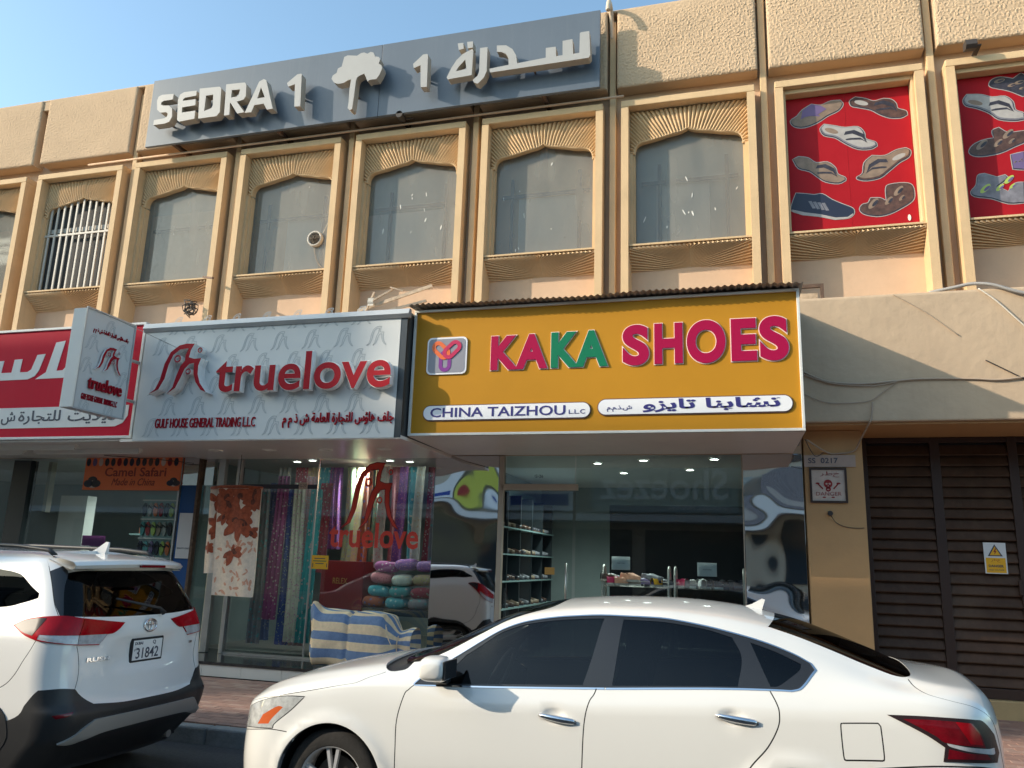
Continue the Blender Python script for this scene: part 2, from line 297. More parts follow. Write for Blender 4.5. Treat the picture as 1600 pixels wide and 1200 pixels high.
def text_fit(body, u0, u1, v0, v1, depth=.01, bold=0., ref=None, res=3, space=1.0, slant=0):
    """lettering stretched into the box u0..u1, v0..v1 (local 2D); ref: bounds taken from this bold value"""
    vs, fs = text_mesh(body, bold, res, space); rv = text_mesh(body, ref, res, space)[0] if ref is not None else vs
    a0, a1 = min(p[0] for p in rv), max(p[0] for p in rv); b0, b1 = min(p[1] for p in rv), max(p[1] for p in rv)
    P = [(u0+(p[0]-a0)/(a1-a0)*(u1-u0), v0+(p[1]-b0)/(b1-b0)*(v1-v0)) for p in vs]
    if slant: P = [(x+(y-v0)*slant, y) for x, y in P]
    return P, fs
def extrude_flat(mb, P, fs, fn, d0, d1, mi=0, ms=None):
    """flat faces (u,v) to a slab between distances d0 (front) and d1; fn(u,v,d)->xyz"""
    n = len(P); ec = {}
    for f in fs:
        for i in range(len(f)): ec[(f[i], f[(i+1) % len(f)])] = 1
    bd = [(a, b) for a, b in ec if (b, a) not in ec]
    mb.add([fn(u, v, d0) for u, v in P], fs, mi)
    vs = []; q = []
    for a, b in bd:
        o = len(vs); vs += [fn(*P[a], d0), fn(*P[b], d0), fn(*P[b], d1), fn(*P[a], d1)]; q.append((o+3, o+2, o+1, o))
    mb.add(vs, q, mi if ms is None else ms)
def islands(P, fs, byx=False):
    par = list(range(len(P)))
    def f(a):
        while par[a] != a: par[a] = par[par[a]]; a = par[a]
        return a
    for t in fs:
        for i in t[1:]: par[f(i)] = f(t[0])
    g = {}
    for t in fs: g.setdefault(f(t[0]), []).append(t)
    out = []
    for k, F in g.items():
        ids = sorted({i for t in F for i in t}); mp = {a: b for b, a in enumerate(ids)}
        out.append(([P[i] for i in ids], [tuple(mp[i] for i in t) for t in F]))
    return sorted(out, key=lambda q: min(p[0] for p in q[0]))
FACE = lambda Y: (lambda u, v, d: (u, Y-d, v))          # lettering on a wall that faces the street
def letters(parent, body, box, Y, depth, mats, bold=0., ref=None, name='letter', base=0, res=3, space=1.0):
    P, fs = text_fit(body, *box, bold=bold, ref=ref, res=res, space=space); out = []
    for p, f in islands(P, fs):
        mb = MB(); extrude_flat(mb, p, f, FACE(Y), depth, base, 0, 1 if len(mats) > 1 else 0); out.append(obj(name, mb, mats, parent))
    return out
def words(parent, body, box, Y, mat_, depth=.004, bold=0., name='lettering', fn=None, base=0., res=3, slant=0):
    P, fs = text_fit(body, *box, bold=bold, res=res, slant=slant); mb = MB(); extrude_flat(mb, P, fs, fn or FACE(Y), depth, base); return obj(name, mb, mat_, parent)

def piece(name, mb, mats, parent, at, **kw):
    """a part whose mesh is drawn round its own origin"""
    o = obj(name, mb, mats, None, **kw); o.parent = parent; o.location = Vector(at)-wloc(parent); return o
def again(o, parent, at):
    c = o.copy(); COL.objects.link(c); c.parent = parent; c.location = Vector(at)-wloc(parent); return c
# ================================================================== GROUND
def struct(name, mb, m, parent=None, **kw):
    o = obj(name, mb, m, parent, **kw)
    if not parent: o['kind'] = 'structure'
    return o
struct('road', MB().box(-120, 120, -7.0, 6.87, -.3, 0), 'asphalt')
side = struct('sidewalk', MB().box(-120, 120, 7.02, 24, -.3, .125), 'joint_sand')
struct('far_sidewalk', MB().box(-120, 120, -40, -7.0, -.3, .14), 'paver')
struct('ground', MB().box(-600, 600, -600, 600, -.6, -.31), 'joint_sand')
# kerb stones, painted in turns
kerb = struct('kerb', MB().box(-120, 120, 6.885, 7.018, -.3, .02), 'kerb_grey')
x = -9.2; i = 0
while x < 6:
    L = .62; bl = (i // 2) % 2 == 0
    obj('kerb_stone', MB().box(x+.004, x+L-.004, 6.87, 7.018, -.05, .15+random.uniform(-.003, .003)), 'kerb_black' if bl else 'kerb_grey', kerb, bevel=.018)
    x += L; i += 1
# pavers: the visible patches piece by piece, the rest joined
pv = {}
def paver(x, y, long_x, k):
    key = (long_x, k)
    sx, sy = (.196, .096) if long_x else (.096, .196)
    if key not in pv:
        pv[key] = piece('paver', MB().box(-sx/2, sx/2, -sy/2, sy/2, 0, .045), ['paver', 'paver_b', 'paver_c'][k], side, (x, y, .11+random.uniform(0, .003)), bevel=.006); return
    o = pv[key].copy(); COL.objects.link(o); o.location = (x, y, .11+random.uniform(0, .003)); o.rotation_euler = (random.uniform(-.008, .008), random.uniform(-.008, .008), random.uniform(-.01, .01))
cells = []
for iy in range(45):
    for ix in range(-64, 34):
        y = 7.075+iy*.1; xx = ix*.2+(iy % 2)*.1
        if y > 9.5 and xx < .7: continue
        if y > 11: continue
        cells.append((xx, y))
vis = lambda c: (-5.3 < c[0] < -3.35 and c[1] < 9.5 and c[0] > -5.3+(9.5-c[1])*.45) or (2.1 < c[0] < 3.6 and c[1] > 8.2)
near = sorted([c for c in cells if vis(c)], key=lambda c: math.hypot(c[0], c[1]))[:298]; ns = set(near); rest = MB()
for c in near: paver(c[0], c[1], True, random.choice((0, 0, 1, 2)))
for c in cells:
    if c not in ns: rest.box(c[0]-.097, c[0]+.097, c[1]-.047, c[1]+.047, .115, .153+random.uniform(0, .003), random.choice((0, 0, 1, 2)))
obj('paver_field', rest, ['paver', 'paver_b', 'paver_c'], side, kind='stuff')
# ================================================================== BUILDING
PITCH = 2.115; BAYS = list(range(-8, 4)); fx0 = lambda k: .574+PITCH*k; FW = 1.85
B = thing('commercial_building', (0, 10.4, 0), 'sand coloured two storey commercial building with arched upper windows over the shops', 'building')
XL, XR_ = fx0(-8)-.13, fx0(4)-.13
obj('wall', MB().box(XL, XR_, 10.66, 10.8, 8.3, 9.80), 'groove_paint', B); obj('inner_wall', MB().box(XL, XR_, 10.80, 10.95, 3.9, 6.0), 'interior_dark', B)
for k in BAYS+[4]: obj('groove_back', MB().box(fx0(k)-.14-.16, fx0(k)-.14+.16, 10.657, 10.744, 4.85, 8.299), 'groove_paint', B)
obj('roof_slab', MB().box(XL, XR_, 10.67, 22, 9.0, 9.2).box(XL, XR_, 10.95, 22, 3.75, 3.95), 'interior_wall', B)
obj('rear_wall', MB().box(XL, XR_, 22, 22.2, 0, 9.6).box(XL-.2, XL, 10.7, 22.2, 0, 9.6).box(XR_, XR_+.2, 10.7, 22.2, 0, 9.6), 'interior_dark', B)
# parapet panels of rough stucco
def rough_panel(x0, x1, z0, z1, yf, yb):
    """rounded edged panel with a coarse trowelled face"""
    mb = MB(); nu, nv = 170, 110; rnd = random.Random(int(x0*100))
    from mathutils import noise
    def f(a, b):
        x = x0+(x1-x0)*a; z = z0+(z1-z0)*b
        e = min(a*(x1-x0), (1-a)*(x1-x0), b*(z1-z0), (1-b)*(z1-z0)+.02)
        h = .022*math.exp(-e/.012)
        q = Vector((x, z*1.0, 0)); t = noise.noise(q*34)*.6+noise.noise(q*64+Vector((7,3,1)))*.5; t = max(-.22, min(.42, t)); top = min(1, (1-b)*(z1-z0)/.22)*(1 if x0 > -6 else .45)
        return (x, yf+h-t*.017*(.2+.8*top)-.006*noise.noise(q*2.2), z)
    mb.grid(f, nu, nv, flip=False)
    mb.add([(x0,yf+.022,z0),(x1,yf+.022,z0),(x1,yf+.022,z1),(x0,yf+.022,z1),(x0,yb,z0),(x1,yb,z0),(x1,yb,z1),(x0,yb,z1)], [(0,4,5,1),(1,5,6,2),(3,2,6,7),(0,3,7,4),(4,7,6,5)])
    return mb
for k in BAYS:
    a = fx0(k)-.14+.075; b = a+PITCH-.15
    left = k < -5
    obj('parapet_panel', rough_panel(a, b, 8.555, 9.85, 10.42, 10.66), 'rough_stucco', B, smooth=25)
    # pier strip down the groove
    gx = fx0(k)-.14
    if not left: obj('pier', MB().box(gx-.045, gx+.045, 10.52, 10.656, 4.9, 9.74), 'sand_paint', B, bevel=.008)
    else: obj('pier', MB().box(gx-.075, gx+.075, 10.45, 10.66, 9.66, 9.84), 'rough_stucco', B, bevel=.01)
obj('coping', MB().box(XL, XR_, 10.45, 10.95, 9.838, 9.88), 'rough_stucco', B, bevel=.015)
# one frame with its mouldings, as parts of the building
IX0, IX1 = .105, FW-.105                      # inner opening, measured from the left edge
def arch_curve():
    """pointed tent arch: (x, z) from left spring to right spring"""
    c = FW/2; h = [(IX0+.07, 7.53), (IX0+.07, 7.60), (IX0+.10, 7.67), (IX0+.17, 7.715), (IX0+.35, 7.745), (c-.30, 7.785), (c-.10, 7.825), (c, 7.87)]
    s = [tuple(p) for p in spline([(*p, 0) for p in h], 5)]; s = [(p[0], p[1]) for p in s]
    return s+[(2*c-x, z) for x, z in s[-2::-1]]
ARC = arch_curve()
def fan_mb():
    """relief of rays between the arch edge and the frame"""
    mb = MB(); N = 44; c = FW/2; top = 8.20
    # outer ends run up the left side, along the top and down the right
    Lh = top-7.53; W2 = IX1-IX0; tot = 2*Lh+W2
    def outer(t):
        s = t*tot
        if s < Lh: return (IX0, 7.53+s)
        if s < Lh+W2: return (IX0+s-Lh, top)
        return (IX1, top-(s-Lh-W2))
    cum = [0]
    for i in range(1, len(ARC)): cum.append(cum[-1]+math.dist(ARC[i], ARC[i-1]))
    def inner(t):
        s = t*cum[-1]
        for i in range(1, len(ARC)):
            if cum[i] >= s: q = (s-cum[i-1])/(cum[i]-cum[i-1]); return tuple(ARC[i-1][j]*(1-q)+ARC[i][j]*q for j in (0, 1))
        return ARC[-1]
    prof = [0, .8, 1, .8, 0]; vs = []; rows = []
    for i in range(N):
        for j, h in enumerate(prof):
            t = (i+j/4.0)/N; t = min(1, t); o_ = outer(t); i_ = inner(t); h2 = h*(.048 if i != N//2 else .055)
            rows.append([(o_[0]*(1-q)+i_[0]*q, 10.585-h2*(1 if 0 < q < 1 else .6)+.006*math.sin(q*7+i), o_[1]*(1-q)+i_[1]*q) for q in (0, .33, .67, 1)])
    for r in rows: vs += r
    fs = [(i*4+j, (i+1)*4+j, (i+1)*4+j+1, i*4+j+1) for i in range(len(rows)-1) for j in range(3)]
    mb.add(vs, [f[::-1] for f in fs])
    # thickness of the arch edge back to the glass and its thin rim
    e = []
    for x, z in ARC: e += [(x, 10.572, z), (x, 10.70, z+.02)]
    mb.add(e, [(2*i, 2*i+1, 2*i+3, 2*i+2) for i in range(len(ARC)-1)])
    mb.tube([(x, 10.575, z+.004) for x, z in ARC], .012, 5)
    return mb
def sill_mb():
    """sloping underside with rays meeting at the middle, wavy top lip"""
    mb = MB(); c = FW/2; W2 = IX1-IX0; z0, y0 = 6.07, 10.45; z1, y1 = 5.80, 10.79; N = 22
    def P(x, q, h): return (x, y0+(y1-y0)*q-h*.6, z0+(z1-z0)*q-h*.75)
    for sg in (-1, 1):
        # rays from the bottom centre fan out to the top edge and the side
        ends = [(c+sg*(W2/2)*min(1, t/.6), 0) if t <= .6 else (c+sg*W2/2, (t-.6)/.4) for t in [i/N for i in range(N+1)]]
        st = [(c, .15+.85*min(1, i/N*1.15)) for i in range(N+1)]
        vs = []; rows = []
        for i in range(N):
            for j, h in enumerate((0, .8, 1, .7)):
                t = j/4; e = tuple(ends[i][m]*(1-t)+ends[i+1][m]*t for m in (0, 1)); s_ = tuple(st[i][m]*(1-t)+st[i+1][m]*t for m in (0, 1))
                rows.append([P(s_[0]*(1-q)+e[0]*q, s_[1]*(1-q)+e[1]*q, .042*h*min(1, .35+q)) for q in (0, .5, 1)])
        rows.append([P(c*(1-q)+(c+sg*W2/2)*q, 1, 0) for q in (0, .5, 1)])
        # top wedge closing piece
        for r in rows: vs += r
        fs = [(i*3+j, i*3+j+1, (i+1)*3+j+1, (i+1)*3+j) for i in range(len(rows)-1) for j in range(2)]
        mb.add(vs, fs if sg > 0 else [f[::-1] for f in fs])
    mb.box(IX0, IX1, 10.43, 10.72, 6.075, 6.10); mb.box(IX0, IX1, 10.50, 10.71, 6.102, 6.125)
    return mb
def frame_mb():
    mb = MB(); yf, yb = 10.40, 10.655
    mb.box(0, FW, yf, yb, 8.215, 8.315)                                        # head
    for x0, x1 in ((0, IX0), (IX1, FW)):
        mb.prism([(yf, 8.213), (yb, 8.213), (yb, 6.0), (10.797, 5.75), (10.797, 4.85), (yf, 4.85)], x0, x1, 'x')
    return mb
def jamb_mb(r=False):
    mb = MB(); x0, x1, x2 = (IX1, IX1-.045, IX1-.07) if r else (IX0, IX0+.045, IX0+.07)
    a, b = sorted((x0, x1)); c, d = sorted((x1, x2)); y = 10.53; e, f = sorted((x0, x2))
    P = [(x0, 10.70), (x0, y), (x1, y), (x1, 10.60), (x2, 10.60), (x2, 10.70)]
    return mb.prism(P, 6.127, 7.53, 'z')
proto = {}
def shared(key, name, fn, mats, parent, x, **kw):
    if key not in proto: o = obj(name, fn(), mats, None, **kw); o.parent = parent; o.location = Vector((x, 0, 0))-wloc(parent); proto[key] = o; return o
    o = proto[key].copy(); COL.objects.link(o); o.parent = parent; o.location = Vector((x, 0, 0))-wloc(parent); o.name = name; return o
def window_of(k, kind):
    x = fx0(k); nm = {'g': 'window', 'b': 'window', 'p': 'window_niche'}[kind]
    w_ = shared('frame', nm, frame_mb, 'sand_paint', B, x, bevel=.009)
    for m_ in list(w_.modifiers): pass
    shared('sill', 'sill_moulding', sill_mb, 'sand_paint', w_, x)
    if kind != 'p': shared('fan', 'arch_moulding', fan_mb, 'sand_paint', w_, x, smooth=35)
    if kind != 'p':
        shared('jamb', 'jamb', jamb_mb, 'sand_paint', w_, x); shared('jamb_r', 'jamb', lambda: jamb_mb(True), 'sand_paint', w_, x)
    return w_
rd = random.Random(5)
for k in BAYS:
    kind = 'p' if k >= 0 else ('b' if k == -6 else 'g')
    w_ = window_of(k, kind); x = fx0(k)
    if kind == 'g':
        obj('pane', MB().add([(x+IX0+.05, 10.69, 6.12), (x+IX1-.05, 10.69, 6.12), (x+IX1-.05, 10.69, 7.95), (x+IX0+.05, 10.69, 7.95)], [(0,1,2,3)]), 'dusty_glass', w_)
        # glazing bars and boards seen through the dust
        mb = MB(); mb.box(x+.25, x+1.6, 10.76, 10.79, 7.13, 7.18)
        if k != -5: mb.box(x+.38+.1*(k % 2), x+.43+.1*(k % 2), 10.78, 10.80, 6.13, 7.45).box(x+1.42, x+1.47, 10.775, 10.805, 6.13, 7.5)
        obj('inner_bar', mb, 'print_dark', w_)
        mb = MB().box(x+.1, x+1.75, 10.86, 10.88, 6.0, 8.1); obj('room_wall', mb, 'interior_wall' if k % 2 else 'groove_paint', w_)
        bx0, bx1, bz = {-1: (.45, 1.2, 7.15), -2: (.5, 1.75, 7.13), -3: (.1, 1.75, 7.1), -4: (.75, 1.75, 7.2), -5: (.15, 1.75, 7.48), -7: (.1, 1.75, 7.5), -8: (.1, 1.75, 7.4)}[k]
        obj('blind', MB().box(x+bx0, x+bx1, 10.83, 10.85, 6.05, bz), 'danger_white' if k < -4 else 'white_panel', w_)
        # bird droppings and paint flecks
        mb = MB()
        for _ in range({-1: 9, -2: 7, -3: 9}.get(k, 1)):
            px = x+rd.uniform(.25, 1.6); pz = rd.uniform(6.2, 7.65); a = rd.uniform(.004, .012); b = rd.uniform(.01, .05); t = rd.uniform(-.5, .5)
            mb.prism([(px+a*math.cos(q)*1+b*math.sin(q)*t, pz+b*math.sin(q)) for q in [2*math.pi*i/8 for i in range(8)]], 10.684, 10.687)
        obj('dropping', mb, 'dropping', w_, kind='stuff')
        mb = MB()
        for _ in range(9): px = x+rd.uniform(.3, 1.5); mb.box(px, px+rd.uniform(.03, .12), 10.60, 10.68, 6.12, 6.12+rd.uniform(.01, .035))
        obj('putty_lump', mb, 'dropping', w_, kind='stuff')
    if kind == 'b':
        obj('grille_backing', MB().box(x+IX0+.03, x+IX1-.03, 10.70, 10.72, 6.10, 8.0), 'interior_dark', w_)
        bars = None
        for i in range(11):
            px = x+.235+i*.138
            if bars is None: bars = piece('grille_bar', MB().box(-.02, .02, -.012, .012, 6.10, 7.84), 'grille_white', w_, (px, 10.61, 0), bevel=.005)
            else: again(bars, w_, (px, 10.61, 0))
        [obj('grille_rail', MB().box(x+.16, x+FW-.16, *c_), 'grille_white', w_) for c_ in ((10.592, 10.63, 7.17, 7.205), (10.592, 10.63, 6.10, 6.16), (10.64, 10.66, 7.25, 7.33))]
    if kind == 'p':
        [obj('niche_edge', MB().box(x+p_, x+q_, 10.49, 10.66, z_, 8.213), 'sand_paint', w_, bevel=.006) for p_, q_, z_ in ((IX0, IX0+.035, 6.127), (IX1-.035, IX1, 6.127), (IX0+.035, IX1-.035, 8.15))]
        obj('niche_back', MB().box(x+IX0, x+IX1, 10.662, 10.72, 6.1, 8.213), 'low_wall', w_)
obj('spandrel', MB().box(XL, XR_, 10.745, 10.80, 4.6, 5.86), 'low_wall', B)
# beam over the shutter, column, plinth
mb = MB(); pr = [(10.0, 3.475), (11.3, 3.475), (11.3, 3.62), (10.745, 3.62), (10.745, 5.0), (10.03, 5.035), (10.0, 5.01)]
mb.prism(pr, .70, XR_, 'x'); obj('beam', mb, 'beam_paint', B, bevel=.02)
obj('beam_soffit', MB().box(.70, XR_, 10.06, 11.1, 3.45, 3.474), 'column_paint', B)
obj('column', MB().box(.72, 1.395, 10.42, 11.25, .1, 3.449).box(.60, .72, 10.55, 11.25, .1, 3.449), 'column_paint', B, bevel=.012)
obj('plinth', MB().box(1.395, XR_, 10.98, 11.3, .1, .36), 'ochre_plinth', B, bevel=.015)
obj('upper_frontage', MB().box(XL, .70, 10.42, 10.74, 3.16, 4.86), 'low_wall', B)
obj('number_strip', MB().box(.722, 1.31, 10.405, 10.419, 2.995, 3.14), 'pink_strip', B)
words(B, 'SS  0217', (.77, 1.11, 3.04, 3.105), 10.404, 'sign_dark', .003, bold=.01, name='painted_number')
# louvred shutters
D = thing('louvred_door', (2.4, 11.1, .36), 'dark brown louvred metal shutter doors between the ochre column and the picture edge', 'shutter door')
mb = MB()
for a, b in ((1.397, 1.53), (2.262, 2.375), (3.13, 3.235), (4.0, 4.1), (4.87, 5.0)): mb.box(a, b, 11.06, 11.16, .362, 3.448)
mb.box(1.53, 5.0, 11.065, 11.155, 3.38, 3.447).box(1.53, 5.0, 11.065, 11.155, .362, .48)
obj('door_frame', mb, 'shutter_frame', D, bevel=.006)
slat = None
for a, b in ((1.532, 2.260), (2.377, 3.128), (3.237, 3.998), (4.102, 4.868)):
    n = 22
    for i in range(n):
        z = .50+i*(2.86/n)
        if slat is None:
            slat = piece('slat', MB().prism([(11.068, 0), (11.074, -.012), (11.086, -.010), (11.125, .09), (11.135, .118), (11.128, .125), (11.116, .10)], 0, 1, 'x'), 'shutter_brown', D, (a, 0, z))
            o = slat
        else: o = again(slat, D, (a, 0, z+random.uniform(-.002, .002)))
        o.scale.x = b-a; o.rotation_euler.y = random.uniform(-.0015, .0015)
obj('door_backing', MB().box(1.53, 4.87, 11.17, 11.2, .4, 3.44), 'interior_dark', D)
obj('latch', MB().box(3.10, 3.13, 11.03, 11.06, 1.55, 1.72), 'shutter_frame', D, bevel=.004)
# floor, step and inside of the shops
obj('shop_step', MB().box(-12.4, -3.0, 9.60, 10.9, .1, .335).box(-3.0, .70, 9.9, 10.9, .1, .30), 'step_dark', B)
tr = None
for i in range(16):
    xx = -12.3+i*.595
    if tr is None: tr = piece('riser_tile', MB().box(0, .591, 9.585, 9.599, .155, .30), 'tile_white', B, (xx, 0, 0), bevel=.003)
    else: again(tr, B, (xx, 0, 0))
obj('step_nosing', MB().box(-12.4, -2.78, 9.57, 9.64, .302, .336), 'step_dark', B)
obj('shop_floor', MB().box(-16, .60, 10.9, 15, .1, .33), 'interior_floor', B)
obj('shop_ceiling', MB().box(-16, .60, 10.46, 15, 3.158, 3.2), 'white_panel', B)
obj('shop_back_wall', MB().box(-16, .60, 14.9, 15, .3, 3.2), 'interior_wall', B)
for a in (-16, -8.15, -3.75, .56): obj('party_wall', MB().box(a-.04, a+.04, 10.50, 14.9, .33, 3.157), 'interior_wall', B)
def pch(xs,ys,x):
    xs=np.asarray(xs,float);ys=np.asarray(ys,float);x=np.clip(np.asarray(x,float),xs[0],xs[-1])
    h=np.diff(xs);d=np.diff(ys)/h
    m=np.zeros(len(xs)); a,b=d[:-1],d[1:]
    m[1:-1]=np.where(a*b>0,2*a*b/np.where(a+b==0,1,a+b),0); m[0]=d[0];m[-1]=d[-1]
    i=np.clip(np.searchsorted(xs,x,side='right')-1,0,len(xs)-2); t=(x-xs[i])/h[i]
    return ys[i]*(2*t**3-3*t**2+1)+h[i]*m[i]*(t**3-2*t**2+t)+ys[i+1]*(-2*t**3+3*t**2)+h[i]*m[i+1]*(t**3-t**2)
def T(s): 
    v=[float(q) for q in s.replace(':',' ').split()]
    return v[0::2],v[1::2]
ZB=T('-3.46:.5 -3.44:.60 -3.38:.68 -3.25:.76 -3.0:.84 -2.7:.90 -2.4:.945 -2.1:.965 -1.8:.98 -.9:1.03 .1:1.085 .5:1.09 .85:1.08 1.1:1.05 1.25:1.0 1.36:.88 1.40:.78 1.42:.7')
ZT=T('-3.46:.52 -3.44:.62 -3.38:.71 -3.25:.81 -3:.90 -2.7:.965 -2.4:1.02 -2.15:1.045 -2.0:1.075 -1.88:1.12 -1.66:1.235 -1.5:1.325 -1.34:1.38 -1.1:1.42 -.82:1.44 -.55:1.44 -.3:1.42 0:1.38 .25:1.325 .46:1.26 .67:1.19 .85:1.145 1.1:1.125 1.25:1.09 1.36:.98 1.40:.86 1.42:.75')
ZC=T('-3.46:.53 -3.44:.64 -3.38:.74 -3.25:.85 -3.0:.95 -2.7:1.02 -2.34:1.085 -2.22:1.105 -1.95:1.225 -1.7:1.345 -1.45:1.445 -1.2:1.50 -.8:1.53 -.5:1.535 -.19:1.52 .19:1.46 .38:1.41 .73:1.28 .95:1.195 1.08:1.175 1.25:1.165 1.36:1.06 1.40:.92 1.42:.78')
RT=T('-3.46:.8 -2.5:.84 -2.1:.845 -1.8:.80 -1.4:.735 -1:.70 .1:.70 .5:.73 .8:.78 1.1:.84 1.42:.85')
WB=T('-3.46:.96 -2.5:.955 -2.1:.95 -1.7:.925 .3:.925 .8:.94 1.42:.96')
YC=5.835
VV=[0,.1,.25,.4,.5,.72,.79,1.0]
def sed_w(x):
    x=np.asarray(x,float)
    f=np.clip((-2.85-x)/.611,0,1); r=np.clip((x-.85)/.572,0,1)
    return .915*(1-f**2.6)**(1/2.6)*(1-r**2.8)**(1/2.8)
ARCH=[(-2.56,.335),(.24,.335)]
def sedan(x,v,mir=False):
    x=np.atleast_1d(np.asarray(x,float)); v=np.atleast_1d(np.asarray(v,float)); x,v=np.broadcast_arrays(x,v)
    sg=np.where(v>1,-1.,1.); vv=np.where(v>1,2-v,v)
    W=sed_w(x); zb=pch(*ZB,x);zt=pch(*ZT,x);zc=pch(*ZC,x);Wt=W*pch(*RT,x);Wb=W*pch(*WB,x)
    zs=np.minimum(.2+0*x,zb-.25); 
    q=np.clip((zb-.4)/.5,.2,1)
    cw=np.stack([W-.07,W-.02,W,W-.012,Wb,Wt,Wt*.88,0*W]); 
    cz=np.stack([zs,zs+(zb-zs)*.18,zs+(zb-zs)*.48,zb-.15*q,zb,zt,zt+(zc-zt)*.42,zc])
    cw=np.maximum(cw,0)
    V=np.array(VV); h=np.diff(V)[:,None]
    out=[]
    i=np.clip(np.searchsorted(V,vv,side='right')-1,0,len(V)-2); t=(vv-V[i])/h[i,0]; I=np.arange(x.size).reshape(x.shape)
    for c in (cw,cz):
        d=np.diff(c,axis=0)/h; m=np.zeros_like(c); a,b=d[:-1],d[1:]
        m[1:-1]=np.where(a*b>0,2*a*b/np.where(a+b==0,1,a+b),0)
        m[0]=d[0]; m[-1]=0 if c is cz else d[-1]
        hh=h[i,0]; g=lambda A,j:A[j,np.arange(A.shape[1])]
        out.append(g(c,i)*(2*t**3-3*t**2+1)+hh*g(m,i)*(t**3-2*t**2+t)+g(c,i+1)*(-2*t**3+3*t**2)+hh*g(m,i+1)*(t**3-t**2))
    w,z=out
    for hx,hz in ((-1.125,.857),(-.105,.925)): w=w-.022*np.exp(-(((x-hx)/.062)**2+((z-hz)/.036)**2)**1.5)*(vv<.5)
    w=w+np.where((x>-2.7)&(x<1.1),.006,0)*np.exp(-((z-(.80+.05*(x+1)/2))/.03)**2)*0
    for ax,az in ARCH:
        r=np.hypot(x-ax,z-az); w=w+.018*np.exp(-((r-.37)/.05)**2)*(z<.85)*(vv<.5)
    return np.stack([x-.045*np.clip((x-1.0)/.42,0,1)**1.4,YC-sg*w,z],-1)
# ---- suv
SY=5.57
HW=T('.2:.78 .4:.825 .65:.85 .85:.85 1.0:.845 1.1:.835 1.18:.805 1.25:.775 1.45:.705 1.58:.655 1.64:.62 1.68:.54 1.70:.45')
XR=T('.2:-4.70 .35:-4.56 .45:-4.47 .6:-4.44 .68:-4.49 .9:-4.53 1.05:-4.54 1.2:-4.57 1.27:-4.60 1.57:-4.80 1.64:-4.88 1.68:-5.0 1.70:-5.15')
XF=T('.2:-8.75 .4:-8.9 .7:-8.88 .95:-8.75 1.02:-8.3 1.1:-7.85 1.2:-7.7 1.4:-7.25 1.58:-6.85 1.64:-6.6 1.68:-6.4 1.70:-6.2')
UL=[0,.6,.95,4.35,4.75,5.4] # front centre, front corner start, side start, side end, corner end, rear centre
def suv(u,z):
    u=np.atleast_1d(np.asarray(u,float)); z=np.atleast_1d(np.asarray(z,float)); u,z=np.broadcast_arrays(u,z)
    sg=np.where(u>UL[5],-1.,1.); uu=np.where(u>UL[5],2*UL[5]-u,u)
    hw=pch(*HW,z); xr=pch(*XR,z); xf=pch(*XF,z); r=np.minimum(.22,.45*hw); bl=.13; bf=.12
    # rear centreline half segment
    tr=np.clip((uu-UL[4])/(UL[5]-UL[4]),0,1); ta=np.clip((uu-UL[3])/(UL[4]-UL[3]),0,1); ts=np.clip((uu-UL[2])/(UL[3]-UL[2]),0,1)
    tf=np.clip(uu/UL[1],0,1); tg=np.clip((uu-UL[1])/(UL[2]-UL[1]),0,1)
    yr=-(hw-r)*(1-tr); xrr=xr-bl*(np.abs(yr)/.85)**2.2
    xe=xr-bl*((hw-r)/.85)**2.2
    A=ta*np.pi/2; ya=-(hw-r)-r*np.cos(A); xa=xe-r+r*np.sin(A)
    yf=-(hw-r)*tf; xff=xf+bf*(np.abs(yf)/.85)**2; xfe=xf+bf*((hw-r)/.85)**2
    B=tg*np.pi/2; yb=-(hw-r)-r*np.sin(B); xb=xfe+r-r*np.cos(B)
    xs=xfe+r+(xe-r-xfe-r)*ts
    X=np.where(uu<UL[1],xff,np.where(uu<UL[2],xb,np.where(uu<UL[3],xs,np.where(uu<UL[4],xa,xrr))))
    Y=np.where(uu<UL[1],yf,np.where(uu<UL[2],yb,np.where(uu<UL[3],-hw,np.where(uu<UL[4],ya,yr))))
    # hatch relief: slight hollow around plate
    rear=np.clip((X+4.9)/.2,0,1)*(uu>UL[3])
    X=X-rear*.035*np.exp(-((z-.97)/.11)**4)*np.exp(-((Y)/.36)**6)
    return np.stack([X,SY+sg*Y,z],-1)
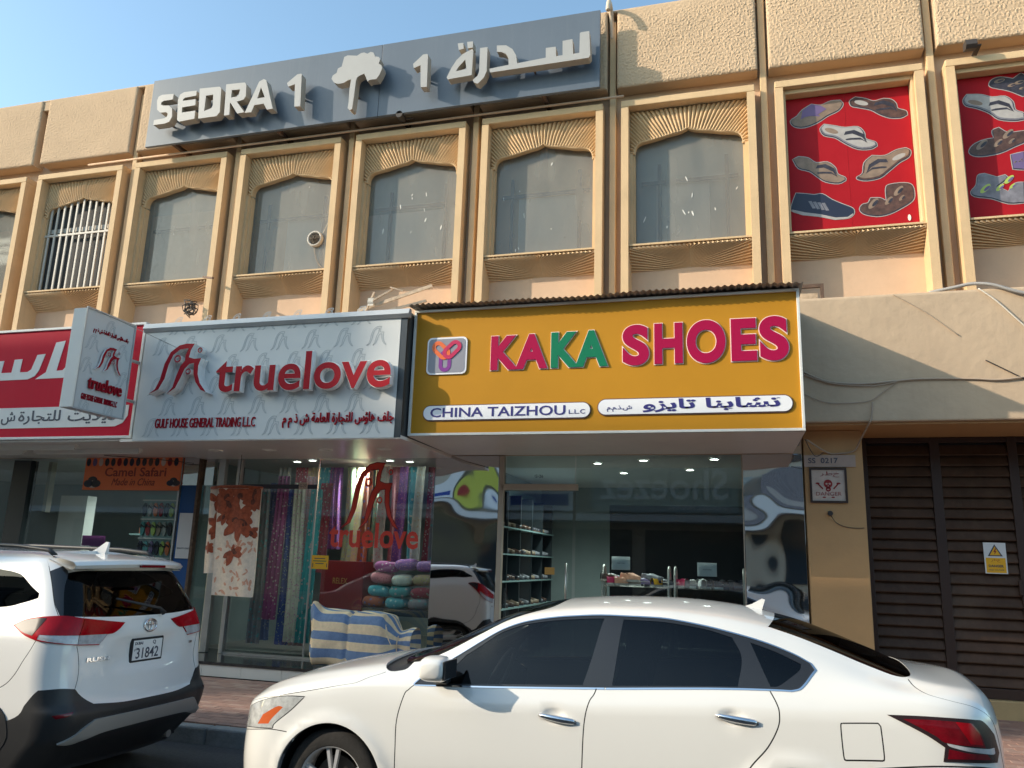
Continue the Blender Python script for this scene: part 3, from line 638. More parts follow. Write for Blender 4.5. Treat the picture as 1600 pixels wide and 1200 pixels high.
# ================================================================== SEDRA SIGN
S = thing('roof_sign', (-5.7, 10.15, 8.43), 'long slate blue roof sign with raised grey letters, a tree emblem and a 1', 'building sign')
for a, b in ((-9.617, -5.295), (-5.29, -1.813)): obj('board', MB().box(a, b, 10.15, 10.205, 8.43, 9.69), 'sedra_board', S, bevel=.004)
for xx in (-9.1, -7.1, -4.97, -2.66): obj('bracket', MB().box(xx-.03, xx+.03, 10.206, 10.65, 8.44, 8.50), 'metal_rust', S)
SG = {
'S':[(-8.958,9.198),(-8.963,9.095),(-9.142,9.094),(-9.187,9.067),(-9.185,9.029),(-9.138,9.005),(-9.027,8.992),(-8.951,8.922),(-8.929,8.773),(-8.971,8.686),(-9.066,8.662),(-9.284,8.663),(-9.282,8.755),(-9.072,8.763),(-9.027,8.794),(-9.024,8.840),(-9.059,8.872),(-9.179,8.879),(-9.252,8.946),(-9.278,9.117),(-9.255,9.189),(-9.189,9.213)],
'E':[(-8.507,9.192),(-8.504,9.100),(-8.717,9.093),(-8.757,9.071),(-8.752,9.039),(-8.505,9.035),(-8.498,8.924),(-8.751,8.918),(-8.747,8.821),(-8.484,8.822),(-8.483,8.675),(-8.771,8.660),(-8.819,8.694),(-8.855,9.075),(-8.826,9.165),(-8.752,9.200)],
'D':[(-8.452,9.221),(-8.065,9.201),(-8.032,9.159),(-8.004,8.729),(-8.062,8.664),(-8.405,8.665)],
'Dh':[(-8.311,9.071),(-8.172,9.070),(-8.155,8.867),(-8.178,8.825),(-8.311,8.789)],
'R':[(-7.944,9.224),(-7.595,9.208),(-7.558,9.162),(-7.545,8.952),(-7.584,8.895),(-7.703,8.876),(-7.538,8.665),(-7.667,8.656),(-7.814,8.865),(-7.830,8.875),(-7.816,8.655),(-7.914,8.653)],
'Rh':[(-7.825,9.102),(-7.664,9.091),(-7.682,8.999),(-7.715,8.968),(-7.821,8.966)],
'A':[(-7.322,9.182),(-7.243,9.215),(-7.194,9.189),(-7.016,8.655),(-7.125,8.653),(-7.192,8.769),(-7.366,8.765),(-7.407,8.646),(-7.528,8.651)],
'Ah':[(-7.277,9.075),(-7.187,8.883),(-7.324,8.879)],
'1':[(-6.563,9.210),(-6.552,9.199),(-6.522,8.630),(-6.628,8.636),(-6.656,9.037),(-6.775,9.011),(-6.804,9.077),(-6.666,9.182),(-6.633,9.207)],
'1b':[(-4.421,9.217),(-4.400,9.204),(-4.388,8.655),(-4.488,8.664),(-4.512,9.040),(-4.621,9.005),(-4.636,9.081),(-4.520,9.180),(-4.482,9.216)],
't':[(-3.695,9.183),(-3.675,9.158),(-3.681,8.745),(-4.055,8.730),(-4.077,8.764),(-4.006,8.919),(-3.933,9.033),(-3.839,9.122)],
'th':[(-3.795,9.022),(-3.768,8.862),(-3.933,8.847),(-3.897,8.913)],
'd1':[(-3.927,9.316),(-3.838,9.311),(-3.828,9.209),(-3.906,9.200)],'d2':[(-3.779,9.316),(-3.687,9.311),(-3.683,9.207),(-3.765,9.205)],
'r':[(-3.569,9.179),(-3.452,9.175),(-3.451,8.772),(-3.490,8.675),(-3.581,8.587),(-3.641,8.617),(-3.662,8.661),(-3.588,8.721),(-3.567,8.790)],
'sd':[(-2.044,9.184),(-1.927,9.184),(-1.908,8.791),(-1.931,8.754),(-3.397,8.743),(-3.409,8.807),(-3.115,8.826),(-3.123,8.945),(-3.160,9.013),(-3.227,9.055),(-3.304,9.073),(-3.308,9.178),(-3.165,9.158),(-3.067,9.080),(-3.007,8.968),(-2.987,8.832),(-2.558,8.855),(-2.561,9.014),(-2.414,9.010),(-2.407,8.855),(-2.310,8.856),(-2.314,9.088),(-2.170,9.094),(-2.156,8.851),(-2.066,8.856),(-2.062,9.177)],
'tree':[(-5.819,9.389),(-5.765,9.409),(-5.597,9.376),(-5.534,9.411),(-5.479,9.414),(-5.422,9.382),(-5.369,9.407),(-5.319,9.387),(-5.286,9.315),(-5.220,9.293),(-5.194,9.245),(-5.217,9.181),(-5.165,9.140),(-5.150,9.082),(-5.186,8.988),(-5.234,8.913),(-5.343,8.918),(-5.384,8.897),(-5.418,8.979),(-5.449,9.039),(-5.524,9.018),(-5.565,8.990),(-5.583,8.938),(-5.594,8.674),(-5.608,8.457),(-5.639,8.439),(-5.686,8.478),(-5.678,8.577),(-5.680,8.797),(-5.668,8.973),(-5.717,8.969),(-5.790,8.930),(-5.890,8.928),(-5.959,8.960),(-6.011,9.035),(-5.993,9.090),(-5.930,9.125),(-5.914,9.200),(-5.850,9.225)]}
for k in ('S','E','D','R','A','1','1b','t','d1','d2','r','sd','tree'):
    h = [SG[k+'h']] if k+'h' in SG else []
    obj('tree_emblem' if k == 'tree' else 'letter', MB().prism(SG[k], 9.91, 10.05, mi=0, holes=h, mside=1), ['letter_face', 'letter_side'], S, bevel=.004)
ST = MB()
for xx, zz in ((-9.08,8.74),(-8.82,8.98),(-8.41,8.98),(-8.04,8.98),(-7.88,8.98),(-7.23,8.82),(-6.59,8.88),(-5.63,8.78),(-5.54,9.19),(-5.74,9.14),(-4.44,8.88),(-3.69,8.88),(-3.51,8.98),(-2.77,8.79),(-2.00,8.88),(-7.61,9.04)): ST.box(xx-.012, xx+.012, 10.05, 10.15, zz-.012, zz+.012)
obj('standoff', ST, 'metal_rust', S, kind='stuff')
# ================================================================== KAKA SIGN
K = thing('shop_sign', (-1.62, 8.85, 3.18), 'yellow lightbox shop sign with crimson and green letters and two white pills', 'shop sign')
kx0, kx1, kz0, kz1, ky = -3.88, .645, 3.185, 4.765, 8.85
obj('face', MB().box(kx0+.03, kx1-.03, ky, ky+.03, kz0+.03, kz1-.03), 'kaka_yellow', K)
for q in ((kx0, kx1, kz0, kz0+.03), (kx0, kx1, kz1-.03, kz1), (kx0, kx0+.03, kz0+.03, kz1-.03), (kx1-.03, kx1, kz0+.03, kz1-.03)):
    obj('frame', MB().box(q[0], q[1], ky-.03, ky+.06, q[2], q[3]), 'kaka_frame', K, bevel=.004)
obj('side_panel', MB().box(kx1-.02, kx1-.002, ky+.061, 10.0, kz0+.01, kz1-.01), 'tin', K); obj('side_panel', MB().box(kx0+.002, kx0+.02, ky+.061, 10.41, kz0+.01, kz1-.01), 'tin', K)
# soffit with sloping right end
obj('soffit', MB().add([(kx0,ky,kz0-.003),(kx1,ky,kz0-.003),(kx1-.05,10.40,3.162),(kx0,10.40,3.162)], [(0,1,2,3)]).box(kx0, kx1-.06, ky+.07, 10.40, kz0+.002, kz0+.02), 'soffit', K)
ring = None
for i in range(5):
    p = (-3.45+i*.86, 9.45, kz0-.006)
    if ring is None: ring = piece('downlight', MB().lathe([(.05,.01),(.062,-.004),(.095,-.004),(.10,.004)], (0,0,0), 'z', 24), 'soffit_ring', K, p, smooth=True)
    else: again(ring, K, p)
# corrugated roof sheet
mb = MB(); n = 62*6
def cor(a, b):
    x = kx0-.06+(kx1-kx0+.10)*a; y = 8.68+1.90*b; return (x, y, 4.785+.12*b+.010*math.cos(a*62*2*math.pi)+.006*math.sin(a*23)*(1-b)+.008*math.sin(a*9+1))
mb.grid(cor, n, 6); obj('corrugated_sheet', mb, 'tin', K, smooth=True)
for ch, x0, x1, z0, z1, m_ in (('K',-2.865,-2.52,3.965,4.385,'crimson'),('A',-2.555,-2.165,3.966,4.390,'crimson'),('K',-2.125,-1.79,3.967,4.395,'green'),('A',-1.835,-1.455,3.967,4.40,'green'),('S',-1.285,-.985,3.96,4.44,'crimson'),('H',-.925,-.61,3.968,4.44,'crimson'),('O',-.565,-.145,3.958,4.455,'crimson'),('E',-.085,.185,3.968,4.45,'crimson'),('S',.215,.515,3.96,4.462,'crimson')):
    letters(K, ch, (x0, x1, z0, z1), ky, .022+.0016*(ch in 'AH'), [m_], bold=.045, ref=.045, res=10)
    letters(K, ch, (x0, x1, z0, z1), ky, .0112+.0014*(ch in 'AH'), ['letter_outline'], bold=.061, ref=.045, res=10, name='letter_outline', base=.0004*(ord(ch) % 5)+(.0022 if ch in 'A' else 0))
for x0, x1, z0, z1, nm in ((-3.69, -1.655, 3.375, 3.545, 'a'), (-1.56, .525, 3.40, 3.572, 'b')):
    obj('pill_rim', MB().prism(rrect(x0-.012, x1+.012, z0-.014, z1+.012, (z1-z0)/2+.012, 8), ky-.012, ky), 'pill_rim', K)
    obj('pill', MB().prism(rrect(x0, x1, z0, z1, (z1-z0)/2-.001, 8), ky-.022, ky-.0125), 'pill_white', K)
words(K, 'CHINA TAIZHOU', (-3.60, -1.94, 3.405, 3.52), ky-.022, 'navy', bold=.012)
words(K, 'L.L.C', (-1.90, -1.71, 3.417, 3.467), ky-.022, 'navy', bold=.005)
words(K, arab('تشاينا تايزو'), (-1.06, .41, 3.415, 3.565), ky-.022, 'navy', bold=.03)
words(K, arab('ش.ذ.م.م'), (-1.46, -1.18, 3.432, 3.50), ky-.022, 'navy', bold=.01)
# logo tile: three linked loops
obj('logo_rim', MB().prism(rrect(-3.685, -3.17, 3.935, 4.40, .06), ky-.02, ky), 'pill_white', K)
obj('logo_tile', MB().prism(rrect(-3.665, -3.19, 3.955, 4.38, .05), ky-.023, ky-.0205), 'logo_grey', K)
def loop(cx, cz, L, r, w, ang):
    ca, sa = math.cos(ang), math.sin(ang); mp = lambda p: (cx+p[0]*ca-p[1]*sa, cz+p[0]*sa+p[1]*ca)
    def ring_(rr): return [mp((L/2+rr*math.cos(a), rr*math.sin(a))) for a in [math.radians(-90+15*i) for i in range(13)]]+[mp((-L/2+rr*math.cos(a), rr*math.sin(a))) for a in [math.radians(90+15*i) for i in range(13)]]
    return ring_(r+w), ring_(r)
for cx, cz, ang, c, d in ((-3.445, 4.10, math.pi/2, 'logo_purple', .0275), (-3.50, 4.235, -.75, 'logo_orange', .030), (-3.36, 4.24, .75, 'logo_red', .0325)):
    o_, i_ = loop(cx, cz, .11, .032, .048, ang); obj('logo_loop', MB().prism(o_, ky-d, ky-.0232, holes=[i_]), c, K)
# ================================================================== TRUELOVE SIGN
T_ = thing('shop_sign', (-5.8, 8.65, 3.14), 'grey white shop sign with raised dark red lower case lettering and bird emblem', 'shop sign')
tx0, tx1, tz0, tz1, ty = -7.72, -3.98, 3.14, 4.72, 8.65
obj('face', MB().box(tx0, tx1, ty, ty+.03, tz0, 4.62), 'tl_face', T_)
obj('cabinet', MB().box(tx0, tx1, ty+.031, 10.41, tz0+.03, tz1-.01), 'tl_box', T_)
obj('top_trim', MB().prism([(ty-.06, 4.66), (ty-.02, 4.62), (ty+.03, 4.62), (ty+.03, 4.73), (ty-.03, 4.73)], tx0-.02, tx1+.12, 'x'), 'tl_box', T_)
obj('side_frame', MB().box(tx1+.001, tx1+.085, ty+.005, 10.41, tz0, 4.72), 'tl_dark_frame', T_)
obj('soffit', MB().box(tx0-.2, tx1+.09, ty+.01, 10.42, tz0-.012, tz0+.028), 'soffit', T_)
for i in range(4): again(ring, T_, (-7.05+i*.85, 9.5, tz0-.016))
BIRD = [(-7.432,3.728),(-7.344,3.800),(-7.288,3.916),(-7.258,4.130),(-7.184,4.299),(-7.047,4.376),(-6.827,4.381),(-6.873,4.275),(-6.885,4.190),(-6.810,4.176),(-6.702,4.183),(-6.725,4.088),(-6.720,3.961),(-6.668,3.843),(-6.569,3.736),(-6.657,3.770),(-6.747,3.898),(-6.785,4.048),(-6.780,4.133),(-6.890,4.137),(-6.956,4.086),(-7.000,3.970),(-7.040,3.823),(-7.148,3.731),(-7.064,3.824),(-7.040,3.993),(-6.984,4.108),(-6.924,4.170),(-6.930,4.245),(-6.915,4.309),(-7.040,4.326),(-7.153,4.255),(-7.205,4.106),(-7.229,3.935),(-7.293,3.788)]
# second, corrected tail: from the crossing the stroke of the right bird
BIRD = [(-7.435,3.728),(-7.344,3.795),(-7.288,3.916),(-7.245,4.130),(-7.17,4.285),(-7.047,4.372),(-6.94,4.392),(-6.815,4.385),(-6.862,4.30),(-6.878,4.205),(-6.80,4.182),(-6.690,4.186),(-6.722,4.088),(-6.715,3.975),(-6.668,3.855),(-6.560,3.732),(-6.645,3.765),(-6.735,3.87),(-6.782,3.99),(-6.79,4.125),(-6.86,4.115),(-6.925,4.05),(-6.972,3.93),(-7.035,3.80),(-7.155,3.725),(-7.078,3.81),(-7.045,3.95),(-6.995,4.09),(-6.935,4.16),(-6.935,4.24),(-6.90,4.325),(-7.03,4.315),(-7.125,4.245),(-7.18,4.106),(-7.215,3.93),(-7.29,3.79)]
BS = BIRD
def bird(parent, fn, sc, ox, oz, depth, base, mats, name='bird_emblem', eyes=True):
    P = [((x+7.0)*sc+ox, (z-4.06)*sc+oz) for x, z in BS]
    def slab(poly, nm, holes=()):
        q = MB(); q.prism(poly, 0, 1, holes=holes, mi=0, mside=1 if len(mats) > 1 else 0)
        q.v = [fn(v[0], v[2], depth if v[1] < .5 else base) for v in q.v]; return obj(nm, q, mats, parent)
    slab(P, name)
    if eyes:
        for ex, ez, er in ((-7.05, 4.192, .052), (-6.865, 4.015, .04), (-6.722, 4.295, .036)):
            c = ((ex+7.0)*sc+ox, (ez-4.06)*sc+oz); r_ = er*sc
            slab([(c[0]+r_*math.cos(a), c[1]+r_*math.sin(a)) for a in [2*math.pi*i/18 for i in range(18)]], name+'_eye', [[(c[0]+r_*.62*math.cos(a), c[1]+r_*.62*math.sin(a)) for a in [2*math.pi*i/12 for i in range(12)]]])
def stroke(P, w): return P
bird(T_, FACE(ty), 1, -7.0, 4.06, .14, .06, ['tl_red', 'tl_rim'])
bird(T_, FACE(ty), 1.0, -7.0+.006, 4.06-.006, .06, 0, ['tl_rim'], 'emblem_backing', eyes=False)
letters(T_, 'truelove', (-6.44, -4.005, 3.725, 4.215), ty, .14, ['tl_red', 'tl_rim'], bold=.016, ref=.016, base=.06, res=8)
letters(T_, 'truelove', (-6.44, -4.005, 3.725, 4.215), ty, .125, ['tl_rim'], bold=.028, ref=.016, base=.055, name='letter_rim', res=8)
words(T_, 'GULF HOUSE GENERAL TRADING L.L.C', (-7.38, -5.885, 3.30, 3.425), ty, 'tl_red', .018, bold=.0)
words(T_, arab('جلف هاؤس للتجارة العامة ش ذ م م'), (-5.49, -3.99, 3.275, 3.46), ty, 'tl_red', .022, bold=.012)
# faint repeated emblem printed on the face
pt = MB(); rq = random.Random(3)
def outline(P, w):
    n = len(P); out = MB()
    for i in range(n):
        a, b = Vector(P[i]), Vector(P[(i+1) % n]); d = (b-a); 
        if d.length < 1e-4: continue
        nn = Vector((-d.y, d.x)).normalized()*w/2; out.add([(a.x-nn.x, 0, a.y-nn.y), (b.x-nn.x, 0, b.y-nn.y), (b.x+nn.x, 0, b.y+nn.y), (a.x+nn.x, 0, a.y+nn.y)], [(0,1,2,3)])
    return out
for j in range(6):
    for i in range(9):
        ox = tx0+.28+i*.45+(j % 2)*.22; oz = tz0+.17+j*.275
        if ox > tx1-.22: continue
        Pp = [((x+7.0)*.30+ox, (z-4.06)*.36+oz) for x, z in BIRD]; o_ = outline(Pp, .009)
        pt.add([(v[0], ty-.0022, v[2]) for v in o_.v], o_.f)
obj('printed_pattern', pt, 'tl_pattern', T_, kind='stuff')
# ================================================================== PROJECTING SIGN
P_ = thing('projecting_sign', (-7.85, 8.1, 3.4), 'narrow grey projecting sign box hanging out over the pavement beside the red sign', 'projecting sign')
obj('box', MB().box(-7.955, -7.752, 7.64, 8.46, 3.40, 4.655), 'tl_face', P_, bevel=.006)
obj('rim', MB().prism(rrect(7.625, 8.475, 3.385, 4.67, .01, 1), -7.75, -7.735, 'x', holes=[rrect(7.645, 8.455, 3.405, 4.65, .01, 1)]), 'tl_box', P_)
for z in (3.66, 4.2): obj('arm', MB().box(-7.87, -7.83, 8.461, 8.76, z, z+.035), 'tl_box', P_)
obj('stay_wire', MB().tube([(-7.75, 7.75, 4.67), (-7.0, 8.62, 4.30)], .004, 4), 'cable_grey', P_)
SF = lambda u, v, d: (-7.752+d, u, v)                # lettering on the side that faces +x, u runs away from the street
bird(P_, SF, .50, 8.07, 4.09, .045, .02, ['tl_red', 'tl_rim'])
P2, f2 = text_fit('truelove', 7.80, 8.36, 3.665, 3.83, bold=.014)
for p, f in islands(P2, f2): q = MB(); extrude_flat(q, p, f, SF, .035, .01); obj('letter', q, 'tl_red', P_)
words(P_, 'GULF HOUSE GENERAL TRADING L.L.C', (7.74, 8.33, 3.52, 3.595), 0, 'tl_red', .012, bold=.0, fn=SF)
words(P_, arab('جلف هاؤس للتجارة العامة ش ذ م م'), (7.78, 8.38, 4.37, 4.45), 0, 'tl_red', .012, bold=.0, fn=SF)
q = MB()
for i, (u, v) in enumerate(((7.8,4.25),(8.3,4.25),(7.75,3.95),(8.38,3.9),(8.05,4.5),(7.8,3.45),(8.2,3.45))):
    o_ = outline([((x+7.0)*.26+u, (z-4.06)*.3+v) for x, z in BIRD], .007); q.add([(-7.7505, a[0], a[2]) for a in o_.v], o_.f)
obj('printed_pattern', q, 'tl_pattern', P_, kind='stuff')
# ================================================================== RED SIGN
R_ = thing('shop_sign', (-10.2, 8.75, 3.2), 'crimson shop sign with large white arabic letters and a white band at the left edge', 'shop sign')
rx0, rx1, rz0, rz1, ry = -13.6, -7.81, 3.19, 4.80, 8.75
obj('face', MB().box(rx0, rx1-.04, ry, ry+.03, rz0+.035, rz1-.035), 'red_sign', R_)
for q_ in ((rx0, rx1, rz0, rz0+.035), (rx0, rx1, rz1-.035, rz1), (rx1-.04, rx1, rz0+.035, rz1-.035)): obj('frame', MB().box(q_[0], q_[1], ry-.025, ry+.05, q_[2], q_[3]), 'red_sign_white', R_, bevel=.004)
obj('cabinet', MB().box(rx0, rx1-.005, ry+.051, 10.41, rz0+.03, rz1-.02), 'tl_box', R_)
obj('soffit', MB().box(rx0, rx1-.11, ry+.02, 10.42, rz0-.03, rz0-.002), 'soffit', R_)
tube_ = None
for y_, x_ in ((9.05, -12.9), (9.05, -10.9), (9.5, -12.3), (9.5, -10.2)):
    if tube_ is None: tube_ = piece('tube_light', MB().box(0, 1.9, -.035, .035, -.045, 0).tube([(.03, 0, -.055), (1.87, 0, -.055)], .016, 8), 'soffit_ring', R_, (x_, y_, rz0-.031))
    else: again(tube_, R_, (x_, y_, rz0-.031))
RL = {'seen': [(-11.3,4.05),(-9.74,4.055),(-9.62,4.10),(-9.56,4.18),(-9.49,4.42),(-9.63,4.41),(-9.70,4.20),(-9.76,4.165),(-9.90,4.165),(-9.89,4.36),(-10.03,4.355),(-10.05,4.165),(-10.24,4.165),(-10.22,4.345),(-10.36,4.34),(-10.39,4.165),(-11.3,4.16)],
'lam_alef': [(-9.60,4.055),(-9.12,4.06),(-9.02,4.09),(-8.93,4.17),(-8.86,4.62),(-9.02,4.60),(-9.09,4.22),(-9.14,4.17),(-9.25,4.165),(-9.17,4.60),(-9.33,4.58),(-9.43,4.15)],
'alef': [(-8.66,4.06),(-8.52,4.07),(-8.46,4.64),(-8.60,4.63)]}
for k_, p_ in RL.items(): obj('letter', MB().prism(p_, ry-.006, ry), 'red_sign_white', R_)
obj('band', MB().prism([(rx0, 3.345), (-8.12, 3.355), (-8.0, 3.40), (-7.93, 3.50), (-7.93, 3.645), (rx0, 3.645)], ry-.006, ry), 'red_sign_white', R_)
words(R_, arab('ش'), (-10.085, -9.84, 3.40, 3.59), ry-.006, 'sign_dark', bold=.012)
words(R_, arab('للتجارة'), (-9.78, -9.05, 3.40, 3.60), ry-.006, 'sign_dark', bold=.012)
words(R_, arab('ديلايت'), (-8.92, -8.12, 3.40, 3.60), ry-.006, 'sign_dark', bold=.012)
# ================================================================== SHOPFRONTS
GY = 10.44
def pane(name, x0, x1, z0, z1, parent, y=GY): return obj(name, MB().add([(x0,y,z0),(x1,y,z0),(x1,y,z1),(x0,y,z1)], [(0,1,2,3)]), 'shop_glass', parent)
F1 = thing('shopfront', (-5.7, GY, .335), 'glazed shop window with a big red bird emblem under the grey white sign', 'shop window')
pane('pane', -5.93, -4.125, .36, 3.15, F1); pane('door_pane', -7.19, -5.98, .38, 2.68, F1); pane('pane', -7.19, -5.98, 2.76, 3.15, F1)
obj('door_head', MB().box(-7.23, -5.95, GY-.025, GY+.03, 2.69, 2.75), 'sign_dark', F1); obj('edge_strip', MB().box(-5.965, -5.945, GY-.012, GY+.012, .336, 3.15), 'alu', F1)
obj('sill_bar', MB().box(-7.24, -4.12, GY-.02, GY+.03, .336, .36), 'alu', F1); obj('door_post', MB().box(-7.30, -7.24, GY-.04, GY+.04, .336, 3.15), 'alu', F1, bevel=.004)
obj('number_plate', MB().box(-6.24, -6.10, GY-.032, GY-.026, 2.68, 2.78), 'danger_white', F1); words(F1, 'G-27', (-6.225, -6.115, 2.71, 2.75), GY-.0325, 'sign_dark', .002)
Pg = [((x+7.0)*1.02-5.09, (z-4.06)*1.42+2.60) for x, z in BIRD]
def gl(nm, w, y, m_): q = MB(); [q.add([(a[0], y, a[2]) for a in o.v], o.f) for o in [outline(Pg, w)]]; obj(nm, q, m_, F1)
obj('bird_sticker', MB().prism(Pg, GY-.006, GY-.003), 'sticker_red', F1); gl('sticker_outline', .012, GY-.0075, 'danger_red')
for ex, ez, er in ((-7.05, 4.192, .055), (-6.865, 4.015, .042), (-6.722, 4.295, .036)):
    c = ((ex+7.0)*1.02-5.09, (ez-4.06)*1.42+2.60); obj('bird_sticker_eye', MB().prism([(c[0]+er*math.cos(a), c[1]+er*1.2*math.sin(a)) for a in [i*math.pi/9 for i in range(18)]], GY-.006, GY-.003, holes=[[(c[0]+er*.55*math.cos(a), c[1]+er*.66*math.sin(a)) for a in [i*math.pi/6 for i in range(12)]]]), 'sticker_red', F1)
letters(F1, 'truelove', (-5.70, -4.33, 1.87, 2.22), GY-.003, .003, ['sticker_red'], bold=.022)
obj('notice', MB().box(-5.945, -5.68, GY-.007, GY-.004, 1.56, 1.75), 'warn_yellow', F1)
for i, (a, b) in enumerate(((-5.90,-5.73),(-5.92,-5.71),(-5.88,-5.75))): obj('notice_line', MB().box(a, b, GY-.0085, GY-.0075, 1.70-i*.035, 1.712-i*.035), 'green' if i == 1 else 'sign_dark', F1)
for a in (-5.925, -5.705): obj('notice_line', MB().box(a, a+.012, GY-.0085, GY-.0075, 1.585, 1.64), 'sign_dark', F1)
# alcove left of the door: steel, blue and white panels
N = thing('partition_panel', (-8.1, 10.42, .335), 'blue partition with a white notice between the two left shops', 'panel')
obj('blue_face', MB().box(-8.27, -7.96, 10.43, 10.50, .34, 2.73), 'blue_panel', N); obj('steel_face', MB().box(-8.30, -7.72, 10.42, 10.50, 2.731, 3.155), 'steel', N)
obj('white_notice', MB().box(-8.225, -7.925, 10.405, 10.428, 1.64, 2.31), 'white_panel', N); words(N, 'BEAUTY CENTRE', (-8.20, -7.95, 1.775, 1.80), 10.404, 'sign_dark', .002)
obj('post', MB().box(-7.955, -7.91, 10.36, 10.44, .34, 3.155), 'metal_rust', N); obj('glass_screen', MB().box(-7.9, -7.62, 10.43, 10.445, .34, 2.73), 'shop_glass', N); obj('post', MB().box(-7.61, -7.50, 10.38, 10.46, .34, 3.155), 'alu', N, bevel=.006)
for i, (nm, x0, x1, lb) in enumerate((('steel_cladding', -4.115, -3.19, 'wavy mirror steel panel between the two lit shop windows'), ('steel_cladding', -.005, .70, 'wavy mirror steel panel beside the ochre column'))):
    o = obj(nm, MB().box(x0, x1, 10.40, 10.46, .336 if i == 0 else .31, 3.155), 'steel', None, bevel=.004); tag(o, lb, 'steel panel', 'mirror steel panels of the shopfronts')
# number two: kaka
F2 = thing('shopfront', (-1.6, GY, .3), 'glazed shop window and glass door with shoe racks under the yellow sign', 'shop window')
pane('pane', -2.13, -.02, .33, 3.15, F2); pane('door_pane', -3.08, -2.17, .34, 2.68, F2); pane('pane', -3.10, -2.15, 2.78, 3.15, F2)
obj('lintel', MB().box(-3.15, -2.10, GY-.05, GY+.03, 2.69, 2.77), 'door_strip', F2, bevel=.004); obj('jamb', MB().box(-3.185, -3.12, GY-.05, GY+.04, .31, 3.15), 'door_strip', F2, bevel=.004)
obj('jamb', MB().box(-.02, -.008, GY-.04, GY+.04, .31, 3.15), 'door_strip', F2); obj('sill_bar', MB().box(-3.12, -.02, GY-.02, GY+.03, .31, .33), 'alu', F2)
obj('handle', MB().tube([(-2.24, GY-.05, 1.1), (-2.24, GY-.05, 1.75)], .012, 8), 'alu', F2, smooth=True)
words(F2, 'G-26', (-2.70, -2.58, 2.86, 2.90), GY-.001, 'sign_dark', .002)
for x, z in ((-1.655, 1.69), (-.585, 1.645)): o = obj('paper_notice', MB().box(x, x+.235, GY+.012, GY+.014, z, z+.165), 'paper', F2); words(F2, 'ONLY CASH' if x < -1 else 'NO EXCHANGE', (x+.07, x+.17, z+.075, z+.09), GY+.012, 'sign_dark', .001)
obj('orange_sticker', MB().box(-2.53, -2.40, GY-.006, GY-.003, 1.60, 1.69), 'cab_gold', F2)
# ---- left shop
F3 = thing('shopfront', (-10, GY, .335), 'glazed shop window with an orange banner under the red sign', 'shop window')
pane('pane', -13.4, -8.32, .36, 3.12, F3); obj('frame_post', MB().box(-8.32, -8.29, GY-.03, GY+.03, .336, 3.15), 'alu', F3); obj('frame_post', MB().box(-11.55, -11.2, GY-.05, GY+.1, .336, 3.12), 'sh_dark', F3)
obj('inner_post', MB().box(-11.05, -10.98, 10.6, 10.7, 2.3, 3.12), 'door_strip', F3); obj('white_pier', MB().box(-11.1, -10.55, 11.0, 11.2, .34, 2.6), 'white_panel', F3)
Bn = thing('banner', (-9.2, 10.4, 2.64), 'orange slipper shop banner across the top of the left shop window', 'banner')
obj('sheet', MB().box(-10.10, -8.285, 10.39, 10.396, 2.645, 3.155), 'banner_orange', Bn)
words(Bn, 'Camel Safari', (-9.70, -8.55, 2.86, 3.0), 10.389, 'banner_text', .002, bold=.012); words(Bn, 'Made in China', (-9.55, -8.75, 2.72, 2.83), 10.389, 'banner_text', .002, slant=.3)
rz = random.Random(8)
for i in range(15):
    x = -10.04+i*.118; w_ = .042; h = .13
    obj('printed_slipper', MB().prism([(x+w_*math.cos(a), 3.085+h*.5*math.sin(a)) for a in [j*math.pi/6 for j in range(12)]], 10.387, 10.389), ['print_navy','print_dark','print_violet','danger_white','print_brown','cab_red'][rz.randrange(6)], Bn)
for cx, cz, s_ in ((-9.92, 2.80, .12), (-8.40, 2.80, .09)):
    for dx, dz, m_ in ((0, 0, 'print_dark'), (-.6, -.45, 'print_navy'), (.6, -.45, 'print_dark'), (.1, -.55, 'danger_white')):
        obj('printed_shoe', MB().prism([(cx+dx*s_+s_*.75*math.cos(a), cz+dz*s_+s_*.5*math.sin(a)) for a in [j*math.pi/6 for j in range(12)]], 10.386-.001*abs(dx), 10.389), m_, Bn)
for i, (x, z, mi) in enumerate(((-11.9,1.3,3),(-11.7,1.3,9),(-10.4,.92,11),(-10.1,.92,1),(-9.8,.92,15),(-10.3,1.52,9),(-10.0,1.52,12),(-9.7,1.52,7),(-10.2,2.02,10),(-9.8,2.02,5))):
    tag(obj('shoe_box', MB().box(x-.11, x+.11, 12.02 if z != 1.3 else 11.0, 12.25 if z != 1.3 else 11.3, z+.015, z+.13), fab_mat(mi), None, bevel=.004), '%s shoe box, %s in the left shop' % (['blue','gold','grey','pink','teal','tan','ivory','navy','rust','sea green'][i], ['far left','left','left on the low shelf','middle on the low shelf','right on the low shelf','left on the middle shelf','centre on the middle shelf','right on the middle shelf','left on the top shelf','right on the top shelf'][i]), 'box', 'shoe boxes in the left shop')
tag(obj('purple_card', MB().box(-10.02, -9.58, 10.455, 10.46, 1.78, 1.94), 'purple_sign'), 'small purple card with a ring in the left shop window', 'card')
